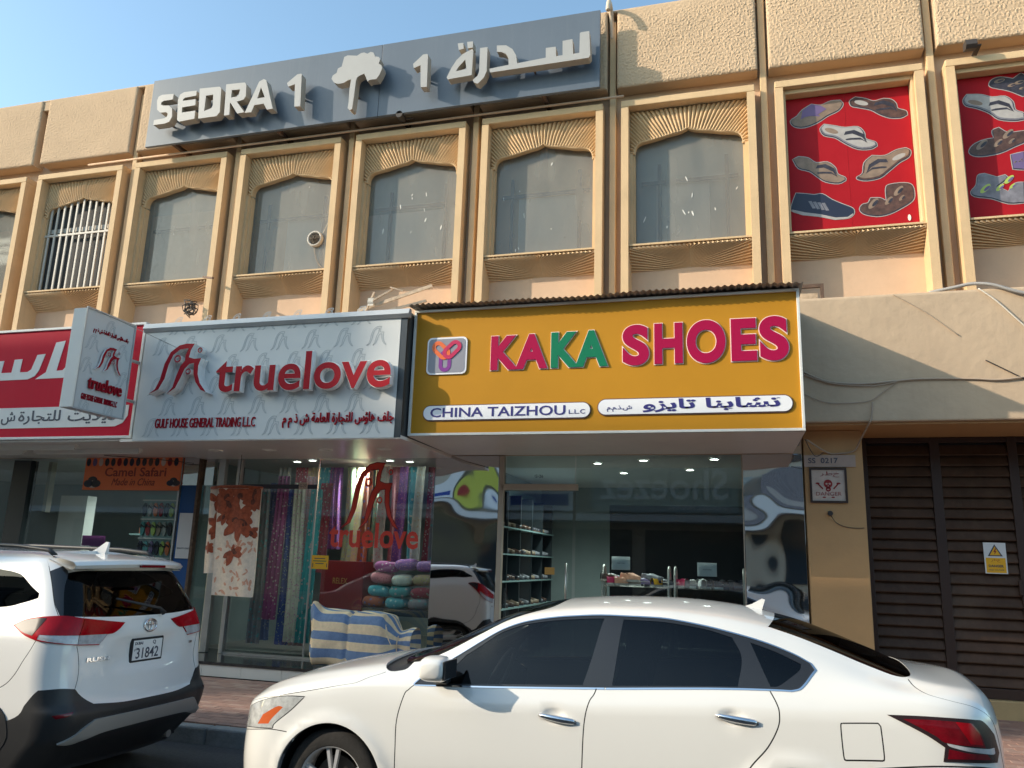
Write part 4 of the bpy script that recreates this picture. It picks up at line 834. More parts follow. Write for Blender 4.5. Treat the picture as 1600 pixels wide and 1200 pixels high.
# ---- merchandise
def drape(x, y, w, z0, z1, mi, label, cat='fabric', grp='lengths of cloth hanging in the shop window', folds=3, amp=.03, name='hanging_fabric', nu=None):
    nu = nu or folds*8; ph = rd.uniform(0, 6)
    mb = MB(); mb.grid(lambda a, b: (x+w*(a-.5)*(1-.15*b)+.02*math.sin(3*b+ph), y+amp*(.5+.5*(1-b))*math.sin(a*folds*2*math.pi+ph+.8*b), z0+(z1-z0)*b), nu, 8)
    o = obj(name, mb, fab_mat(mi), None, smooth=True, loc=(x, y, z0)); return tag(o, label, cat, grp)
nm = ['grey flowered', 'plum printed', 'cream plain', 'navy dotted', 'dusty rose', 'teal', 'dark red', 'slate blue']
for i, (x, mi) in enumerate(((-7.08, 0), (-6.93, 7), (-6.78, 1), (-6.62, 3), (-6.47, 2), (-6.33, 4), (-6.20, 5), (-6.06, 6))):
    drape(x, 10.85+.06*(i % 2), .235, [.45,.5,.8,.45,.5,.45,.5,1.5][i], 2.72+.1*(i % 3), mi, '%s length of cloth hanging behind the left door glass, no %s from the post' % (nm[mi], ['one','two','three','four','five','six','seven','eight'][i]))
nm2 = ['olive leaf', 'tan striped', 'rust', 'sage', 'ivory', 'coral', 'mauve', 'sea green', 'white', 'wine', 'beige', 'charcoal']
for i in range(12): drape(-5.80+i*.145, 11.15+.06*(i % 2), .16, 1.6, 3.1, 8+i if i < 10 else i-10, '%s cloth roll standing behind the red bird emblem in the window' % nm2[i], grp='cloth rolls behind the bird emblem', name='cloth_roll', folds=1, amp=.05)
nm3 = ['white lace', 'scarlet', 'gold', 'turquoise', 'violet']
for i, (x, mi, z0) in enumerate(((-7.0, 16, 1.9), (-6.72, 17, 2.0), (-6.5, 9, 1.8), (-6.27, 15, 1.9), (-6.08, 14, 1.85))): drape(x, 11.25, .26, z0, 3.1, mi, '%s length of cloth hanging high at the back of the door opening' % nm3[i], grp='cloth hung high behind the door')
C1 = thing('display_cabinet', (-5.65, 11.0, .33), 'dark red display cabinet low in the cloth shop window', 'cabinet')
obj('carcass', MB().box(-5.98, -5.30, 10.8, 11.3, .5, 1.68), 'cab_red', C1, bevel=.006); obj('shelf', MB().box(-5.93, -5.35, 10.78, 10.799, .55, 1.0), 'sh_dark', C1); obj('skirting', MB().box(-5.98, -5.30, 10.79, 11.3, .335, .499), 'white_panel', C1)
words(C1, 'RELEX', (-5.78, -5.55, 1.36, 1.44), 10.799, 'cab_gold', .002)
pk = [(-5.0,1.62,1,'purple glittery'),(-4.68,1.66,14,'violet spotted'),(-4.35,1.64,14,'plum lace'),(-5.05,1.46,13,'pink'),(-4.72,1.44,16,'white and green'),(-4.4,1.45,9,'brown'),(-5.08,1.28,15,'turquoise'),(-4.75,1.28,5,'teal'),(-4.42,1.27,6,'dark wine'),(-5.15,1.13,10,'leopard print'),(-4.8,1.12,15,'sky blue'),(-4.45,1.12,0,'grey')]
for x, z, mi, lb in pk:
    mb = MB(); mb.grid(lambda a, b: (x+.165*math.copysign(abs(math.cos(2*math.pi*a))**.5, math.cos(2*math.pi*a))*math.sin(math.pi*b)**.4, 10.95+.16*math.copysign(abs(math.sin(2*math.pi*a))**.5, math.sin(2*math.pi*a))*math.sin(math.pi*b)**.4, z-.078*math.cos(math.pi*b)+.006*math.sin(9*a+x*7)), 20, 10)
    o = obj('bedding_pack', mb, fab_mat(mi), None, smooth=True); tag(o, '%s folded bedding pack stacked in the shop window above the striped bale' % lb, 'bedding pack', 'folded bedding packs in the window')
tag(obj('display_table', MB().box(-5.25, -4.2, 10.75, 11.3, .95, 1.04).box(-5.25, -5.2, 10.8, 11.3, .335, .95).box(-4.25, -4.2, 10.8, 11.3, .335, .95), 'sh_dark'), 'low dark table carrying the folded bedding packs', 'table')
# shoes
def shoe_mb(L=.25, W=.095, H=.095, sole=.028):
    mb = MB()
    prof = lambda t: .5*W*(.62+.38*math.sin(math.pi*min(1, t*1.15))**.6 if t < .8 else .97*max(0, 1-((t-.8)/.2)**2.2)**.5+.001)
    n = 12
    def ring(t, z, s): x = L*(t-.5); return [(x, prof(t)*s*c, z) for c in (-1, 1)]
    for k, (z0, z1, mi, s0, s1) in enumerate(((0, sole, 1, 1, 1.03),)):
        a = [(L*(i/n-.5), -prof(i/n)) for i in range(n+1)]; P = a+[(x, -y) for x, y in a[::-1]]; mb.prism(P, z0, z1, 'z', mi=1)
    def up_(a, b):
        t = a; p = prof(t)*.98; ang = math.pi*b; h = H*(1-.62*max(0, (t-.25)/.75)**.8)*(1 if t > .04 else .8)
        op = .35 if .06 < t < .42 else 0
        return (L*(t-.5)*.99, -p*math.cos(ang), sole+h*math.sin(ang)**.55*(1-op*math.sin(ang)**3))
    mb.grid(up_, 14, 8, mi=0); return mb
SHM = {}
def shoe(x, y, z, up_m, so_m, label, grp, rot=0, name='shoe', cat='shoe', s=1.0):
    k = (up_m, so_m)
    if k not in SHM:
        o = obj(name, shoe_mb(), [up_m, so_m], None, smooth=50); SHM[k] = o
    else: o = SHM[k].copy(); COL.objects.link(o); o.name = name
    o.location = (x, y, z); o.rotation_euler = (0, 0, rot); o.scale = (s, s, s); return tag(o, label, cat, grp)
Rk = None
rows = {0: [('print_brown','danger_white','red and white'),('logo_red','print_white','crimson'),('blanket_salmon','print_white','pink'),('blanket_salmon','print_white','pale pink'),('print_tan','print_white','beige'),('print_violet','print_dark','violet'),('print_grey','print_dark','grey'),('warn_yellow','print_white','yellow and white'),('print_dark','print_white','black')],
        1: [('logo_red','print_white','red'),('print_white','paper','white'),('paper','print_white','cream'),('print_dark','print_white','black with pale soles'),('print_dark','paper','black strapped'),('print_dark','print_dark','all black'),('print_navy','print_dark','dark navy')]}
for i, (x0, x1) in enumerate(((-1.80, -.955), (-.875, -.05))):
    if Rk is None:
        Rk = thing('shoe_rack', (x0, 10.62, .33), 'left hand white tube shoe rack in the shoe shop window', 'shoe rack', 'shoe racks in the window')
        for xx in (0, .845):
            P = [(x0+xx, 10.62, .34), (x0+xx, 10.62, 1.62), (x0+xx, 10.66, 1.71), (x0+xx, 10.74, 1.74), (x0+xx, 10.82, 1.71), (x0+xx, 10.86, 1.62), (x0+xx, 10.86, .34)]
            obj('end_frame', MB().tube(P, .017, 8), 'rack_metal', Rk, smooth=True)
        for z in (1.48, 1.12, .75):
            q = MB()
            for yy in (10.62, 10.66, 10.70, 10.74, 10.78, 10.82, 10.86): q.tube([(x0, yy, z), (x0+.845, yy, z)], .004, 5)
            for k in range(13): q.tube([(x0+.03+k*.065, 10.62, z), (x0+.03+k*.065, 10.86, z)], .003, 4)
            q.tube([(x0, 10.615, z+.07), (x0+.845, 10.615, z+.07)], .004, 5)
            obj('wire_shelf', q, 'rack_metal', Rk)
    else: copy_tree(Rk, (x0, 10.62, .33), 'right hand white tube shoe rack in the shoe shop window')
    R = rows[i]
    for j, (u, s_, nm_) in enumerate(R):
        for t in (0, 1):
            shoe(x0+.09+j*(.72/(len(R)-1))+.022*t, 10.67+.09*t+rd.uniform(-.01, .01), 1.49+(.05 if (i == 0 and j % 3 == 0) else 0), u, s_, '%s shoe on top of the %s rack in the window' % (nm_, ('left', 'right')[i]), 'shoes on the %s rack' % ('left', 'right')[i], rot=rd.uniform(-.9, .9)+(1.2 if i else .3), s=rd.uniform(1.0, 1.2))
# shelving down the left wall behind the glass door
Sh = thing('wall_shelving', (-3.2, 11.5, .33), 'tall glass shelving full of shoes seen through the glass door', 'shelving')
for y in (10.62, 11.3, 12.0, 12.7, 13.4, 14.1): obj('upright', MB().box(-3.64, -3.30, y-.015, y+.015, .34, 2.75), 'sh_dark', Sh)
for z in (.7, 1.08, 1.46, 1.84, 2.22): obj('shelf', MB().box(-3.64, -3.27, 10.62, 14.1, z, z+.02), 'shelf_glass', Sh)
obj('backing', MB().box(-3.68, -3.645, 10.6, 14.2, .34, 2.9), 'shelf_glass', Sh)
for z, sn_ in ((.72, 'lowest'), (1.10, 'second'), (1.48, 'middle'), (1.86, 'fourth'), (2.24, 'topmost')):
    for k in range(11):
        c = rd.choice([('print_dark','print_brown','black'),('print_tan','print_brown','tan'),('print_brown','print_dark','brown'),('print_grey','print_dark','grey')])
        shoe(-3.40, 10.78+k*.30, z, c[0], c[1], '%s shoe on the %s glass wall shelf behind the door' % (c[2], sn_), 'shoes on the wall shelves', rot=rd.uniform(-.3, .3), s=.9)
obj('dark_backdrop', MB().box(-1.85, .50, 11.5, 11.55, .34, 2.45), 'gap', F2); obj('backdrop_header', MB().box(-1.85, .50, 11.46, 11.54, 2.451, 2.58), 'sh_dark', F2)  # near-black sheet with a dark band on top, behind the racks
# slippers hung in rows in the left shop
cn = ['navy', 'orange', 'lime', 'violet', 'white', 'red', 'teal', 'tan']; cm = ['print_navy', 'banner_orange', 'print_lime', 'print_violet', 'print_white', 'tl_red', 'opp_teal', 'print_tan']
Pb = thing('slipper_board', (-8.85, 10.9, 1.0), 'pale display board hung with rows of coloured slippers', 'display board'); obj('board', MB().box(-9.32, -8.40, 10.90, 10.93, .9, 2.62), 'shelf_glass', Pb)
for z in (2.52, 2.22, 1.92, 1.62, 1.32): obj('rail', MB().box(-9.32, -8.40, 10.86, 10.899, z, z+.02), 'white_panel', Pb)
SLP = {}
for r in range(5):
    for c in range(9):
        i = rd.randrange(8); x, z = -9.27+c*.103, 2.38-r*.30
        if i not in SLP: o = obj('slipper', MB().prism([(.042*math.cos(a)*(1+.12*math.sin(a)), .11*math.sin(a)) for a in [j*math.pi/8 for j in range(16)]], -.018, 0), cm[i], None); SLP[i] = o; b_ = obj('strap', MB().tube([(-.04, -.02, .02), (0, -.055, .06), (.04, -.02, .02)], .012, 5), 'print_dark', o)
        else:
            o = SLP[i].copy(); COL.objects.link(o)
            for ch in children(SLP[i]): q = ch.copy(); COL.objects.link(q); q.parent = o
        o.location = (x, 10.885, z); o.rotation_euler.y = rd.uniform(-.1, .1); tag(o, '%s slipper hanging in row %s of the pale display board' % (cn[i], ['one','two','three','four','five'][r]), 'slipper', 'slippers on the display board')
C2 = thing('wall_unit', (-10, 12.2, .33), 'dark shelf unit deep inside the left shop', 'shelf unit')
obj('unit_back', MB().box(-10.5, -9.4, 12.3, 12.35, .34, 2.6), 'sh_dark', C2)
for z in (.9, 1.5, 2.0): obj('shelf', MB().box(-10.5, -9.4, 12.0, 12.3, z, z+.03), 'shelf_glass', C2)
# lit ceiling lamps
L0 = None
for i, (x, y, lb) in enumerate(((-6.6,10.9,'lit ceiling spotlight above the hanging cloth, nearest the door head'),(-6.25,10.75,'lit ceiling spotlight over the left door glass, second from the left'),(-5.0,10.8,'lit ceiling spotlight above the bird emblem, left one'),(-4.75,10.95,'lit ceiling spotlight above the bird emblem, right one'),(-1.98,11.2,'lit ceiling spotlight in the shoe shop, nearest the glass door'),(-1.30,10.9,'lit ceiling spotlight in the shoe shop, above the left rack'),(-.36,10.8,'lit ceiling spotlight in the shoe shop, above the right rack'),(-1.78,12.4,'lit ceiling spotlight deep in the shoe shop, left one'),(-.75,12.0,'lit ceiling spotlight deep in the shoe shop, right one'))):
    if L0 is None:
        L0 = thing('ceiling_spotlight', (x, y, 3.157), lb, 'ceiling light', 'lit spotlights in the shop ceilings')
        obj('lens', MB().lathe([(0,-.012),(.05,-.010),(.055,-.004)], (x,y,3.157), 'z', 18), 'lamp_on', L0); obj('ring', MB().lathe([(.056,-.002),(.058,-.016),(.075,-.012),(.078,0)], (x,y,3.157), 'z', 18), 'soffit_ring', L0)
    else: copy_tree(L0, (x, y, 3.157), lb)
for i, (x, y) in enumerate(((-5.6, 11.2), (-1.6, 11.6), (-2.8, 12.6), (-9.5, 11.6))):  # spots boost the ceiling spotlights; the left shop's is added without any fitting
    l_ = bpy.data.lights.new('shop_fill', 'SPOT'); l_.energy = (130, 95, 80, 110)[i]; l_.spot_size = 2.6; l_.spot_blend = .8; l_.color = (.85, 1, .95); l_.shadow_soft_size = .1
    o = bpy.data.objects.new('shop_fill', l_); COL.objects.link(o); o.location = (x, y, 3.08)
# ================================================================== BLANKET
Bk = thing('hanging_blanket', (-6.9, 9.88, 1.15), 'cream plush blanket with rust brown flowers hanging outside the cloth shop', 'blanket')
def bl(x0, x1, z0, z1, y, seed):
    def f(a, b):
        x = x0+(x1-x0)*a; z = z0+(z1-z0)*b
        return Vector((x+.02*(1-b)*math.sin(a*3+seed)+.012*math.sin(5*b+seed)*(1-b), y+.022*math.sin(a*5+seed+b)*(1.2-b)+.010*math.sin(a*13+b*4)+.035*(1-b), z-.02*(a-.5)*math.sin(seed+2)))
    return f
def cloth(nm_, f, m_, th=.012, parent=Bk):
    mb = MB(); mb.grid(lambda a, b: tuple(f(a, b)), 40, 40); n0 = len(mb.v); mb.grid(lambda a, b: tuple(f(a, b)+Vector((0, th, 0))), 40, 40, flip=True)
    E_ = [(i*41, (i+1)*41) for i in range(40)]+[((i+1)*41+40, i*41+40) for i in range(40)]+[(j+1, j) for j in range(40)]+[(40*41+j, 40*41+j+1) for j in range(40)]
    mb.f += [(a, b, b+n0, a+n0) for a, b in E_]; mb.m += [0]*160; return obj(nm_, mb, m_, parent, smooth=60)
fA = bl(-7.21, -6.50, 1.16, 2.64, 9.88, 1.0); fB = bl(-7.37, -7.02, 1.46, 2.645, 9.93, 3.0)
cloth('front_layer', fA, 'blanket_cream'); cloth('rear_layer', fB, 'blanket_cream')
obj('rolled_top', MB().tube([(-7.36, 9.93, 2.645), (-7.2, 9.905, 2.66), (-6.85, 9.90, 2.665), (-6.51, 9.90, 2.64)], .026, 8), 'blanket_rust', Bk, smooth=True); obj('hook', MB().tube([(-6.9, 9.9, 2.69), (-6.9, 9.9, 3.12)], .006, 5), 'cable_dark', Bk)
def petal_on(f, u0, v0, L, wd, ang, m_, dy, W=.71, H=1.48):
    P = []
    for i in range(14):
        t = 2*math.pi*i/14; r = (L*.5*(1+math.cos(t)), wd*math.sin(t)*(.6+.4*math.sin(t*.5))*(1+.15*math.sin(5*t+L*40)))
        x = u0*W+r[0]*math.cos(ang)-r[1]*math.sin(ang); z = v0*H+r[0]*math.sin(ang)+r[1]*math.cos(ang); P.append((min(.995, max(.005, x/W)), min(.998, max(.003, z/H))))
    r = delaunay_2d_cdt([Vector(p) for p in P]+[Vector((sum(p[0] for p in P)/14, sum(p[1] for p in P)/14))], [(i, (i+1) % 14) for i in range(14)], [], 0, 1e-6)
    q = MB(); q.add([tuple(f(p[0], p[1])-Vector((0, dy, 0))) for p in r[0]], [tuple(t) for t in r[2]]); return q
rp = random.Random(4); A_ = {k: MB() for k in ('blanket_rust', 'blanket_brown', 'blanket_salmon')}
def put(q, k): A_[k].add(q.v, q.f)
for u0, v0, R, n in ((.55, .70, .30, 11), (.18, .88, .26, 9), (.85, .90, .25, 9), (.45, .40, .20, 6), (.22, .75, .17, 7), (.82, .60, .15, 6), (.5, .95, .2, 8)):
    for i in range(n):
        a = 2*math.pi*i/n+rp.uniform(-.2, .2) if n > 6 else rp.uniform(-2.8, .4); put(petal_on(fA, u0, v0, R*rp.uniform(.7, 1.1), R*.26, a, 0, .003+.0004*i), 'blanket_rust')
    for i in range(n): a = rp.uniform(0, 6.28); put(petal_on(fA, u0, v0, R*rp.uniform(.3, .6), R*.16, a, 0, .0085+.0003*i), 'blanket_brown' if i % 2 else 'blanket_rust')
for i in range(46):
    u0, v0 = rp.uniform(.06, .94), rp.uniform(.02, .5)
    put(petal_on(fA, u0, v0, rp.uniform(.05, .12), rp.uniform(.012, .024), rp.uniform(0, 6.28), 0, .0015+.00002*i), 'blanket_salmon')
for u0, v0, R in ((.3, .85, .2), (.5, .55, .2), (.2, .3, .12)):
    for i in range(8): put(petal_on(fB, u0, v0, R*rp.uniform(.7, 1.1), R*.28, rp.uniform(0, 6.28), 0, .003+.0004*i, .35, 1.18), 'blanket_rust')
for k, q in A_.items(): obj('printed_flowers', q, k, Bk, smooth=True, kind='stuff')
# ================================================================== BALE
Ba = thing('striped_bale', (-4.8, 10.0, .336), 'blue and cream striped cloth bale lying on the shop step', 'bale')
def bale(a, b):
    t = a; ang = 2*math.pi*b; x = -5.50+1.40*t
    r = .365*min(1, (max(t, .0)/.06)**.35 if t > 0 else 0)*1.0
    neck = math.exp(-((t-.86)/.06)**2); r *= 1-.42*neck
    r *= 1-.42*min(1, max(0, (t-.72)/.2))**1.3
    if t < .02: r = .33*(t/.02)**.5
    c, s_ = math.cos(ang), math.sin(ang); p = 4.5 if t < .75 else 2.6
    k = (abs(c)**p+abs(s_)**p)**(-1/p); rr = r*k*(1+.03*math.sin(11*x+3*ang)+.02*math.sin(4*ang+7*x)+.05*neck*math.sin(9*ang))
    ear = .16*math.exp(-((t-.03)/.05)**2)*math.exp(-((ang-2.2)/.35)**2)
    pinch = .04*math.exp(-((t-.40)/.02)**2)
    z = .70-.035*(t > 0)*t+(rr-pinch)*s_*.98+ear; return (x-ear*.4, 9.99+(rr-pinch)*c*.85, max(.337, z))
mb = MB(); nu, nv = 70, 88; mb.grid(bale, nu, nv)
for fi in range(len(mb.m)): mb.m[fi] = (fi % nv)//4 % 2
obj('cover', mb, ['bale_blue', 'bale_cream'], Ba, smooth=True)
obj('tie', MB().tube([(-4.30, 9.99+.15*math.cos(a), .655+.16*math.sin(a)) for a in [i*math.pi/10 for i in range(21)]], .008, 5), 'bale_cream', Ba, smooth=True)
for i in range(4): obj('loose_strip', MB().tube([(-4.4+.01*i, 9.70, .92-.03*i), (-4.38+.015*i, 9.675, .82-.03*i), (-4.36+.02*i, 9.68, .76-.03*i)], .005, 4), 'bale_cream', Ba)
# ================================================================== CARS
def catm(P, closed, n=5, corner=38):
    """smooth an outline but keep its corners"""
    P = [Vector(p) for p in P]; N = len(P); sharp = []
    for i in range(N):
        if not closed and i in (0, N-1): sharp.append(True); continue
        a = P[i]-P[i-1]; b = P[(i+1) % N]-P[i]; a = Vector((a.x, a.y*1.7)); b = Vector((b.x, b.y*1.7)); sharp.append(a.angle(b, 0) > math.radians(corner))
    out = []
    for i in range(N if closed else N-1):
        j = (i+1) % N; p1, p2 = P[i], P[j]; p0 = P[i-1] if not sharp[i] else p1*2-p2; p3 = P[(j+1) % N] if not sharp[j] else p2*2-p1
        for k in range(n):
            t = k/n; out.append(.5*((2*p1)+(-p0+p2)*t+(2*p0-5*p1+4*p2-p3)*t*t+(-p0+3*p1-3*p2+p3)*t**3))
    if not closed: out.append(P[-1])
    return [tuple(p) for p in out]
def inpoly(C, L):
    L = np.array(L); x, y = C[:, 0], C[:, 1]; r = np.zeros(len(C), bool); j = len(L)-1
    for i in range(len(L)):
        a, b = L[i], L[j]; c = (a[1] > y) != (b[1] > y)
        if a[1] != b[1]: r ^= c & (x < (b[0]-a[0])*(y-a[1])/(b[1]-a[1])+a[0])
        j = i
    return r
def offset_line(P, w, sb, closed=False):
    P = [Vector((p[0], p[1]*sb)) for p in P]; N = len(P); out = []
    for i in range(N):
        a = P[i-1] if (i or closed) else P[0]; b = P[(i+1) % N] if (i < N-1 or closed) else P[-1]
        d = (b-a); n = Vector((-d.y, d.x)).normalized()*w; out.append((P[i].x+n.x, (P[i].y+n.y)/sb))
    return out
def skin(S, dom, step, sb, regions, gaps, sink=.008, gapw=.0034):
    """Cut a car surface S(a,b) into panels. regions: [(key, outline)], first match wins; key None = hole. gaps: open lines.
    returns {key: (verts, normals, faces)} with key 'body' for the rest and 'gap' for the joints"""
    pts = []; edges = []; reg = []; sunk = set()
    def put_(L, closed):
        o = len(pts); pts.extend(L); n = len(L); edges.extend([(o+i, o+(i+1) % n) for i in range(n if closed else n-1)]); return range(o, o+n)
    for g in gaps:
        c = catm(g, False, 6); l_ = offset_line(c, gapw, sb); r_ = offset_line(c, -gapw, sb)
        put_(l_, False); put_(r_, False); sunk.update(put_(c, False)); reg.append(('gap', l_+r_[::-1]))
    for k, L in regions: put_(L, True); reg.append((k, L))
    a0, a1, b0, b1 = dom; A = np.array([(p[0], p[1]*sb) for p in pts]) if pts else np.zeros((0, 2))
    na = int((a1-a0)/step)+1; nb = int((b1-b0)*sb/step)+1
    g = np.array([(a0+(a1-a0)*i/na, b0+(b1-b0)*j/nb) for i in range(na+1) for j in range(nb+1)])
    keep = np.ones(len(g), bool)
    for s in range(0, len(g), 2000):
        q = g[s:s+2000]*np.array([1, sb])
        if len(A): keep[s:s+2000] = (((q[:, None]-A[None])**2).sum(2).min(1) > (.35*step)**2)
    edge_ = (g[:, 0] == a0) | (np.abs(g[:, 0]-a1) < 1e-9) | (g[:, 1] == b0) | (np.abs(g[:, 1]-b1) < 1e-9)
    g = g[keep | edge_]; allp = [Vector((p[0], p[1]*sb)) for p in pts]+[Vector((p[0], p[1]*sb)) for p in g]
    r = delaunay_2d_cdt(allp, edges, [], 0, 1e-6); D = np.array([(p[0], p[1]/sb) for p in r[0]]); F = np.array([tuple(f) for f in r[2]])
    C = D[F].mean(1); ok = (C[:, 0] > a0) & (C[:, 0] < a1) & (C[:, 1] > b0) & (C[:, 1] < b1)
    P3 = S(np.clip(D[:, 0], a0, a1), np.clip(D[:, 1], b0, b1)); e = 2e-3
    da = S(np.clip(D[:, 0]+e, a0, a1), np.clip(D[:, 1], b0, b1))-S(np.clip(D[:, 0]-e, a0, a1), np.clip(D[:, 1], b0, b1))
    db = S(np.clip(D[:, 0], a0, a1), np.clip(D[:, 1]+e, b0, b1))-S(np.clip(D[:, 0], a0, a1), np.clip(D[:, 1]-e, b0, b1))
    Nn = np.cross(da, db); ln = np.linalg.norm(Nn, axis=1); Nn = Nn/np.maximum(ln, 1e-12)[:, None]
    sink_i = [i for i, o in enumerate(r[3]) if any(q in sunk for q in o)]; P3[sink_i] -= Nn[sink_i]*sink
    lab = np.full(len(F), 'body', dtype=object); done = np.zeros(len(F), bool)
    for k, L in reg:
        h = inpoly(C, L) & ~done; lab[h] = 'none' if k is None else k; done |= h
    out = {}
    for k in set(lab[ok]):
        if k == 'none': continue
        f = F[(lab == k) & ok]; ids, inv = np.unique(f, return_inverse=True); out[k] = (P3[ids], Nn[ids], inv.reshape(f.shape))
    return out
def panel(name, data, mats, parent, off=0., skirt=.02, nsign=1):
    V, N_, F = data; V = V+N_*off; n = len(V); ec = {}
    F = [tuple(int(i) for i in f) for f in F]
    a, b, c = V[F[0][0]], V[F[0][1]], V[F[0][2]]
    g = np.cross(V[[f[1] for f in F]]-V[[f[0] for f in F]], V[[f[2] for f in F]]-V[[f[0] for f in F]]); flipm = (g*N_[[f[0] for f in F]]).sum(1) < 0
    F = [f[::-1] if m_ else f for f, m_ in zip(F, flipm)]
    for f in F:
        for i in range(3): ec[(f[i], f[(i+1) % 3])] = 1
    bd = [(p, q) for p, q in ec if (q, p) not in ec] if skirt else []
    vv = [tuple(p) for p in V]; nn = [tuple(p) for p in N_]; ff = list(F)
    idx = {}
    for p, q in bd:
        k = []
        for i, dn in ((p, 0), (q, 0), (q, 1), (p, 1)):
            if (i, dn) not in idx: idx[(i, dn)] = len(vv); vv.append(tuple(V[i]-N_[i]*skirt*dn)); nn.append(None)
            k.append(idx[(i, dn)])
        ff.append((k[3], k[2], k[1], k[0]))
    mb = MB(); mb.add(vv, ff); o = obj(name, mb, mats, parent, smooth=True); me = o.data
    me.polygons.foreach_set('use_smooth', [len(p.vertices) == 3 for p in me.polygons])
    ln = []
    for p in me.polygons:
        for v in p.vertices: ln.append(nn[v] if len(p.vertices) == 3 and nn[v] is not None else tuple(p.normal))
    me.normals_split_custom_set(ln); return o
def wheel(parent, cx, y_out, cz, R_=.33, rim=.222, wd=.21, n=5, name='wheel'):
    w_ = obj(name, MB().lathe([(rim*.98, .02), (rim, .004), (rim+.012, 0), (R_-.035, .004), (R_-.012, .018), (R_, .045), (R_, wd-.045), (R_-.012, wd-.018), (rim+.01, wd), (rim*.95, wd-.01)], (0, 0, 0), 'y', 56), 'tyre', None, smooth=40); w_.parent = parent; w_.location = Vector((cx, y_out, cz))-wloc(parent)
    rim_ = MB().lathe([(rim*.97, .17), (rim*.93, .03), (rim*.97, .008), (rim+.004, .003), (rim+.002, .02)], (0, 0, 0), 'y', 48)
    for k in range(n):
        for s_ in (-1, 1):
            a = 2*math.pi*k/n+.35; b = a+s_*.17
            pr = [(.055, a+s_*.30), (.055, a+s_*.02), (rim*.95, b-.055), (rim*.95, b+.055)] if s_ > 0 else [(.055, a-.02), (.055, a-.30), (rim*.95, b-.055), (rim*.95, b+.055)]
            P = [(r*math.cos(t), r*math.sin(t)) for r, t in pr]
            if area(P) < 0: P = P[::-1]
            rim_.prism(P, .022, .05)
    rim_.lathe([(0, .012), (.035, .014), (.06, .02), (.062, .05)], (0, 0, 0), 'y', 24)
    o = obj('rim', rim_, 'alloy', None, smooth=40); o.parent = w_
    d = obj('brake_disc', MB().lathe([(0, .10), (.15, .10), (.152, .12), (0, .12)], (0, 0, 0), 'y', 32), 'disc', None, smooth=40); d.parent = w_
    return w_
# ---- sedan
CAR = thing('parked_car', (-1.03, YC, 0), 'pearl white four door sedan parked nearest the camera with tinted windows', 'car')
def z2v(x, z, hi=.72):
    v = np.linspace(0, hi, 300); return float(np.interp(z, sedan(np.full(300, x), v)[:, 2], v))
def arch_poly(cx, cz, R_):
    P = []
    for i in range(41):
        a = math.radians(-25+230*i/40); x, z = cx+R_*math.cos(a), cz+R_*math.sin(a)
        P.append((x, z2v(x, z) if z > .205 else -.02))
    return P
mir = lambda L: [(x, 2-v) for x, v in L][::-1]
SB = 1.75
DLO = [(-2.02,.513),(-1.969,.580),(-1.863,.668),(-1.670,.706),(-1.512,.710),(-1.351,.709),(-1.114,.707),(-.829,.706),(-.564,.706),(-.332,.702),(-.107,.690),(.109,.674),(.248,.655),(.335,.630),(.356,.602),(.289,.525),(.235,.501),(.098,.499),(-.77,.495),(-.886,.495),(-1.824,.493),(-2.03,.493)]
FG = [(-1.82,.502),(-1.805,.600),(-1.735,.668),(-1.570,.694),(-1.428,.698),(-1.268,.696),(-1.030,.694),(-.862,.693),(-.905,.60),(-.962,.503)]
RG = [(-.742,.693),(-.484,.692),(-.256,.688),(-.092,.672),(-.041,.601),(-.066,.503),(-.785,.502)]
QG = [(.009,.665),(.164,.646),(.285,.618),(.268,.580),(.167,.517),(.112,.508)]
TAIL = [(.700,.437),(.931,.447),(1.123,.462),(1.19,.468),(1.26,.445),(1.285,.404),(1.26,.366),(1.16,.350),(.953,.336),(.967,.370),(.860,.400)]
TAILR = [(.775,.430),(.93,.438),(1.12,.450),(1.165,.425),(1.185,.392),(.985,.382),(.93,.395),(.862,.411)]; TAILR2 = [(.985,.368),(1.10,.367),(1.19,.376),(1.215,.366),(1.15,.357),(.975,.344)]
HEAD = [(-3.34,.455),(-3.2,.470),(-2.98,.476),(-2.783,.459),(-2.85,.425),(-2.975,.366),(-2.991,.343),(-3.13,.350),(-3.30,.36),(-3.38,.41)]
AMB = [(-3.13,.368),(-3.09,.41),(-2.98,.435),(-2.93,.43),(-3.0,.392),(-3.03,.365)]
FUEL = [(.475,.402),(.652,.411),(.664,.403),(.671,.33),(.662,.320),(.482,.313),(.471,.322),(.465,.393)]
WS = [(-2.26,1.0),(-2.25,.90),(-2.20,.82),(-2.10,.765),(-2.0,.758),(-1.85,.765),(-1.6,.778),(-1.4,.792),(-1.25,.82),(-1.2,.9),(-1.19,1.0)]
RW = [(.17,1.0),(.16,.90),(.13,.82),(.115,.785),(.26,.772),(.465,.762),(.662,.757),(.79,.758),(.86,.79),(.90,.87),(.915,1.0)]
COWL = [(-2.36,1.0),(-2.345,.88),(-2.30,.77),(-2.245,.69),(-2.20,.675),(-2.13,.70),(-2.10,.765),(-2.20,.82),(-2.25,.90),(-2.26,1.0)]
sm = lambda L, c=38: catm(L, True, 5, c)
def full(L): return L+[(x, 2-v) for x, v in L[-2:0:-1]] if abs(L[0][1]-1) < 1e-6 else L
regs = []
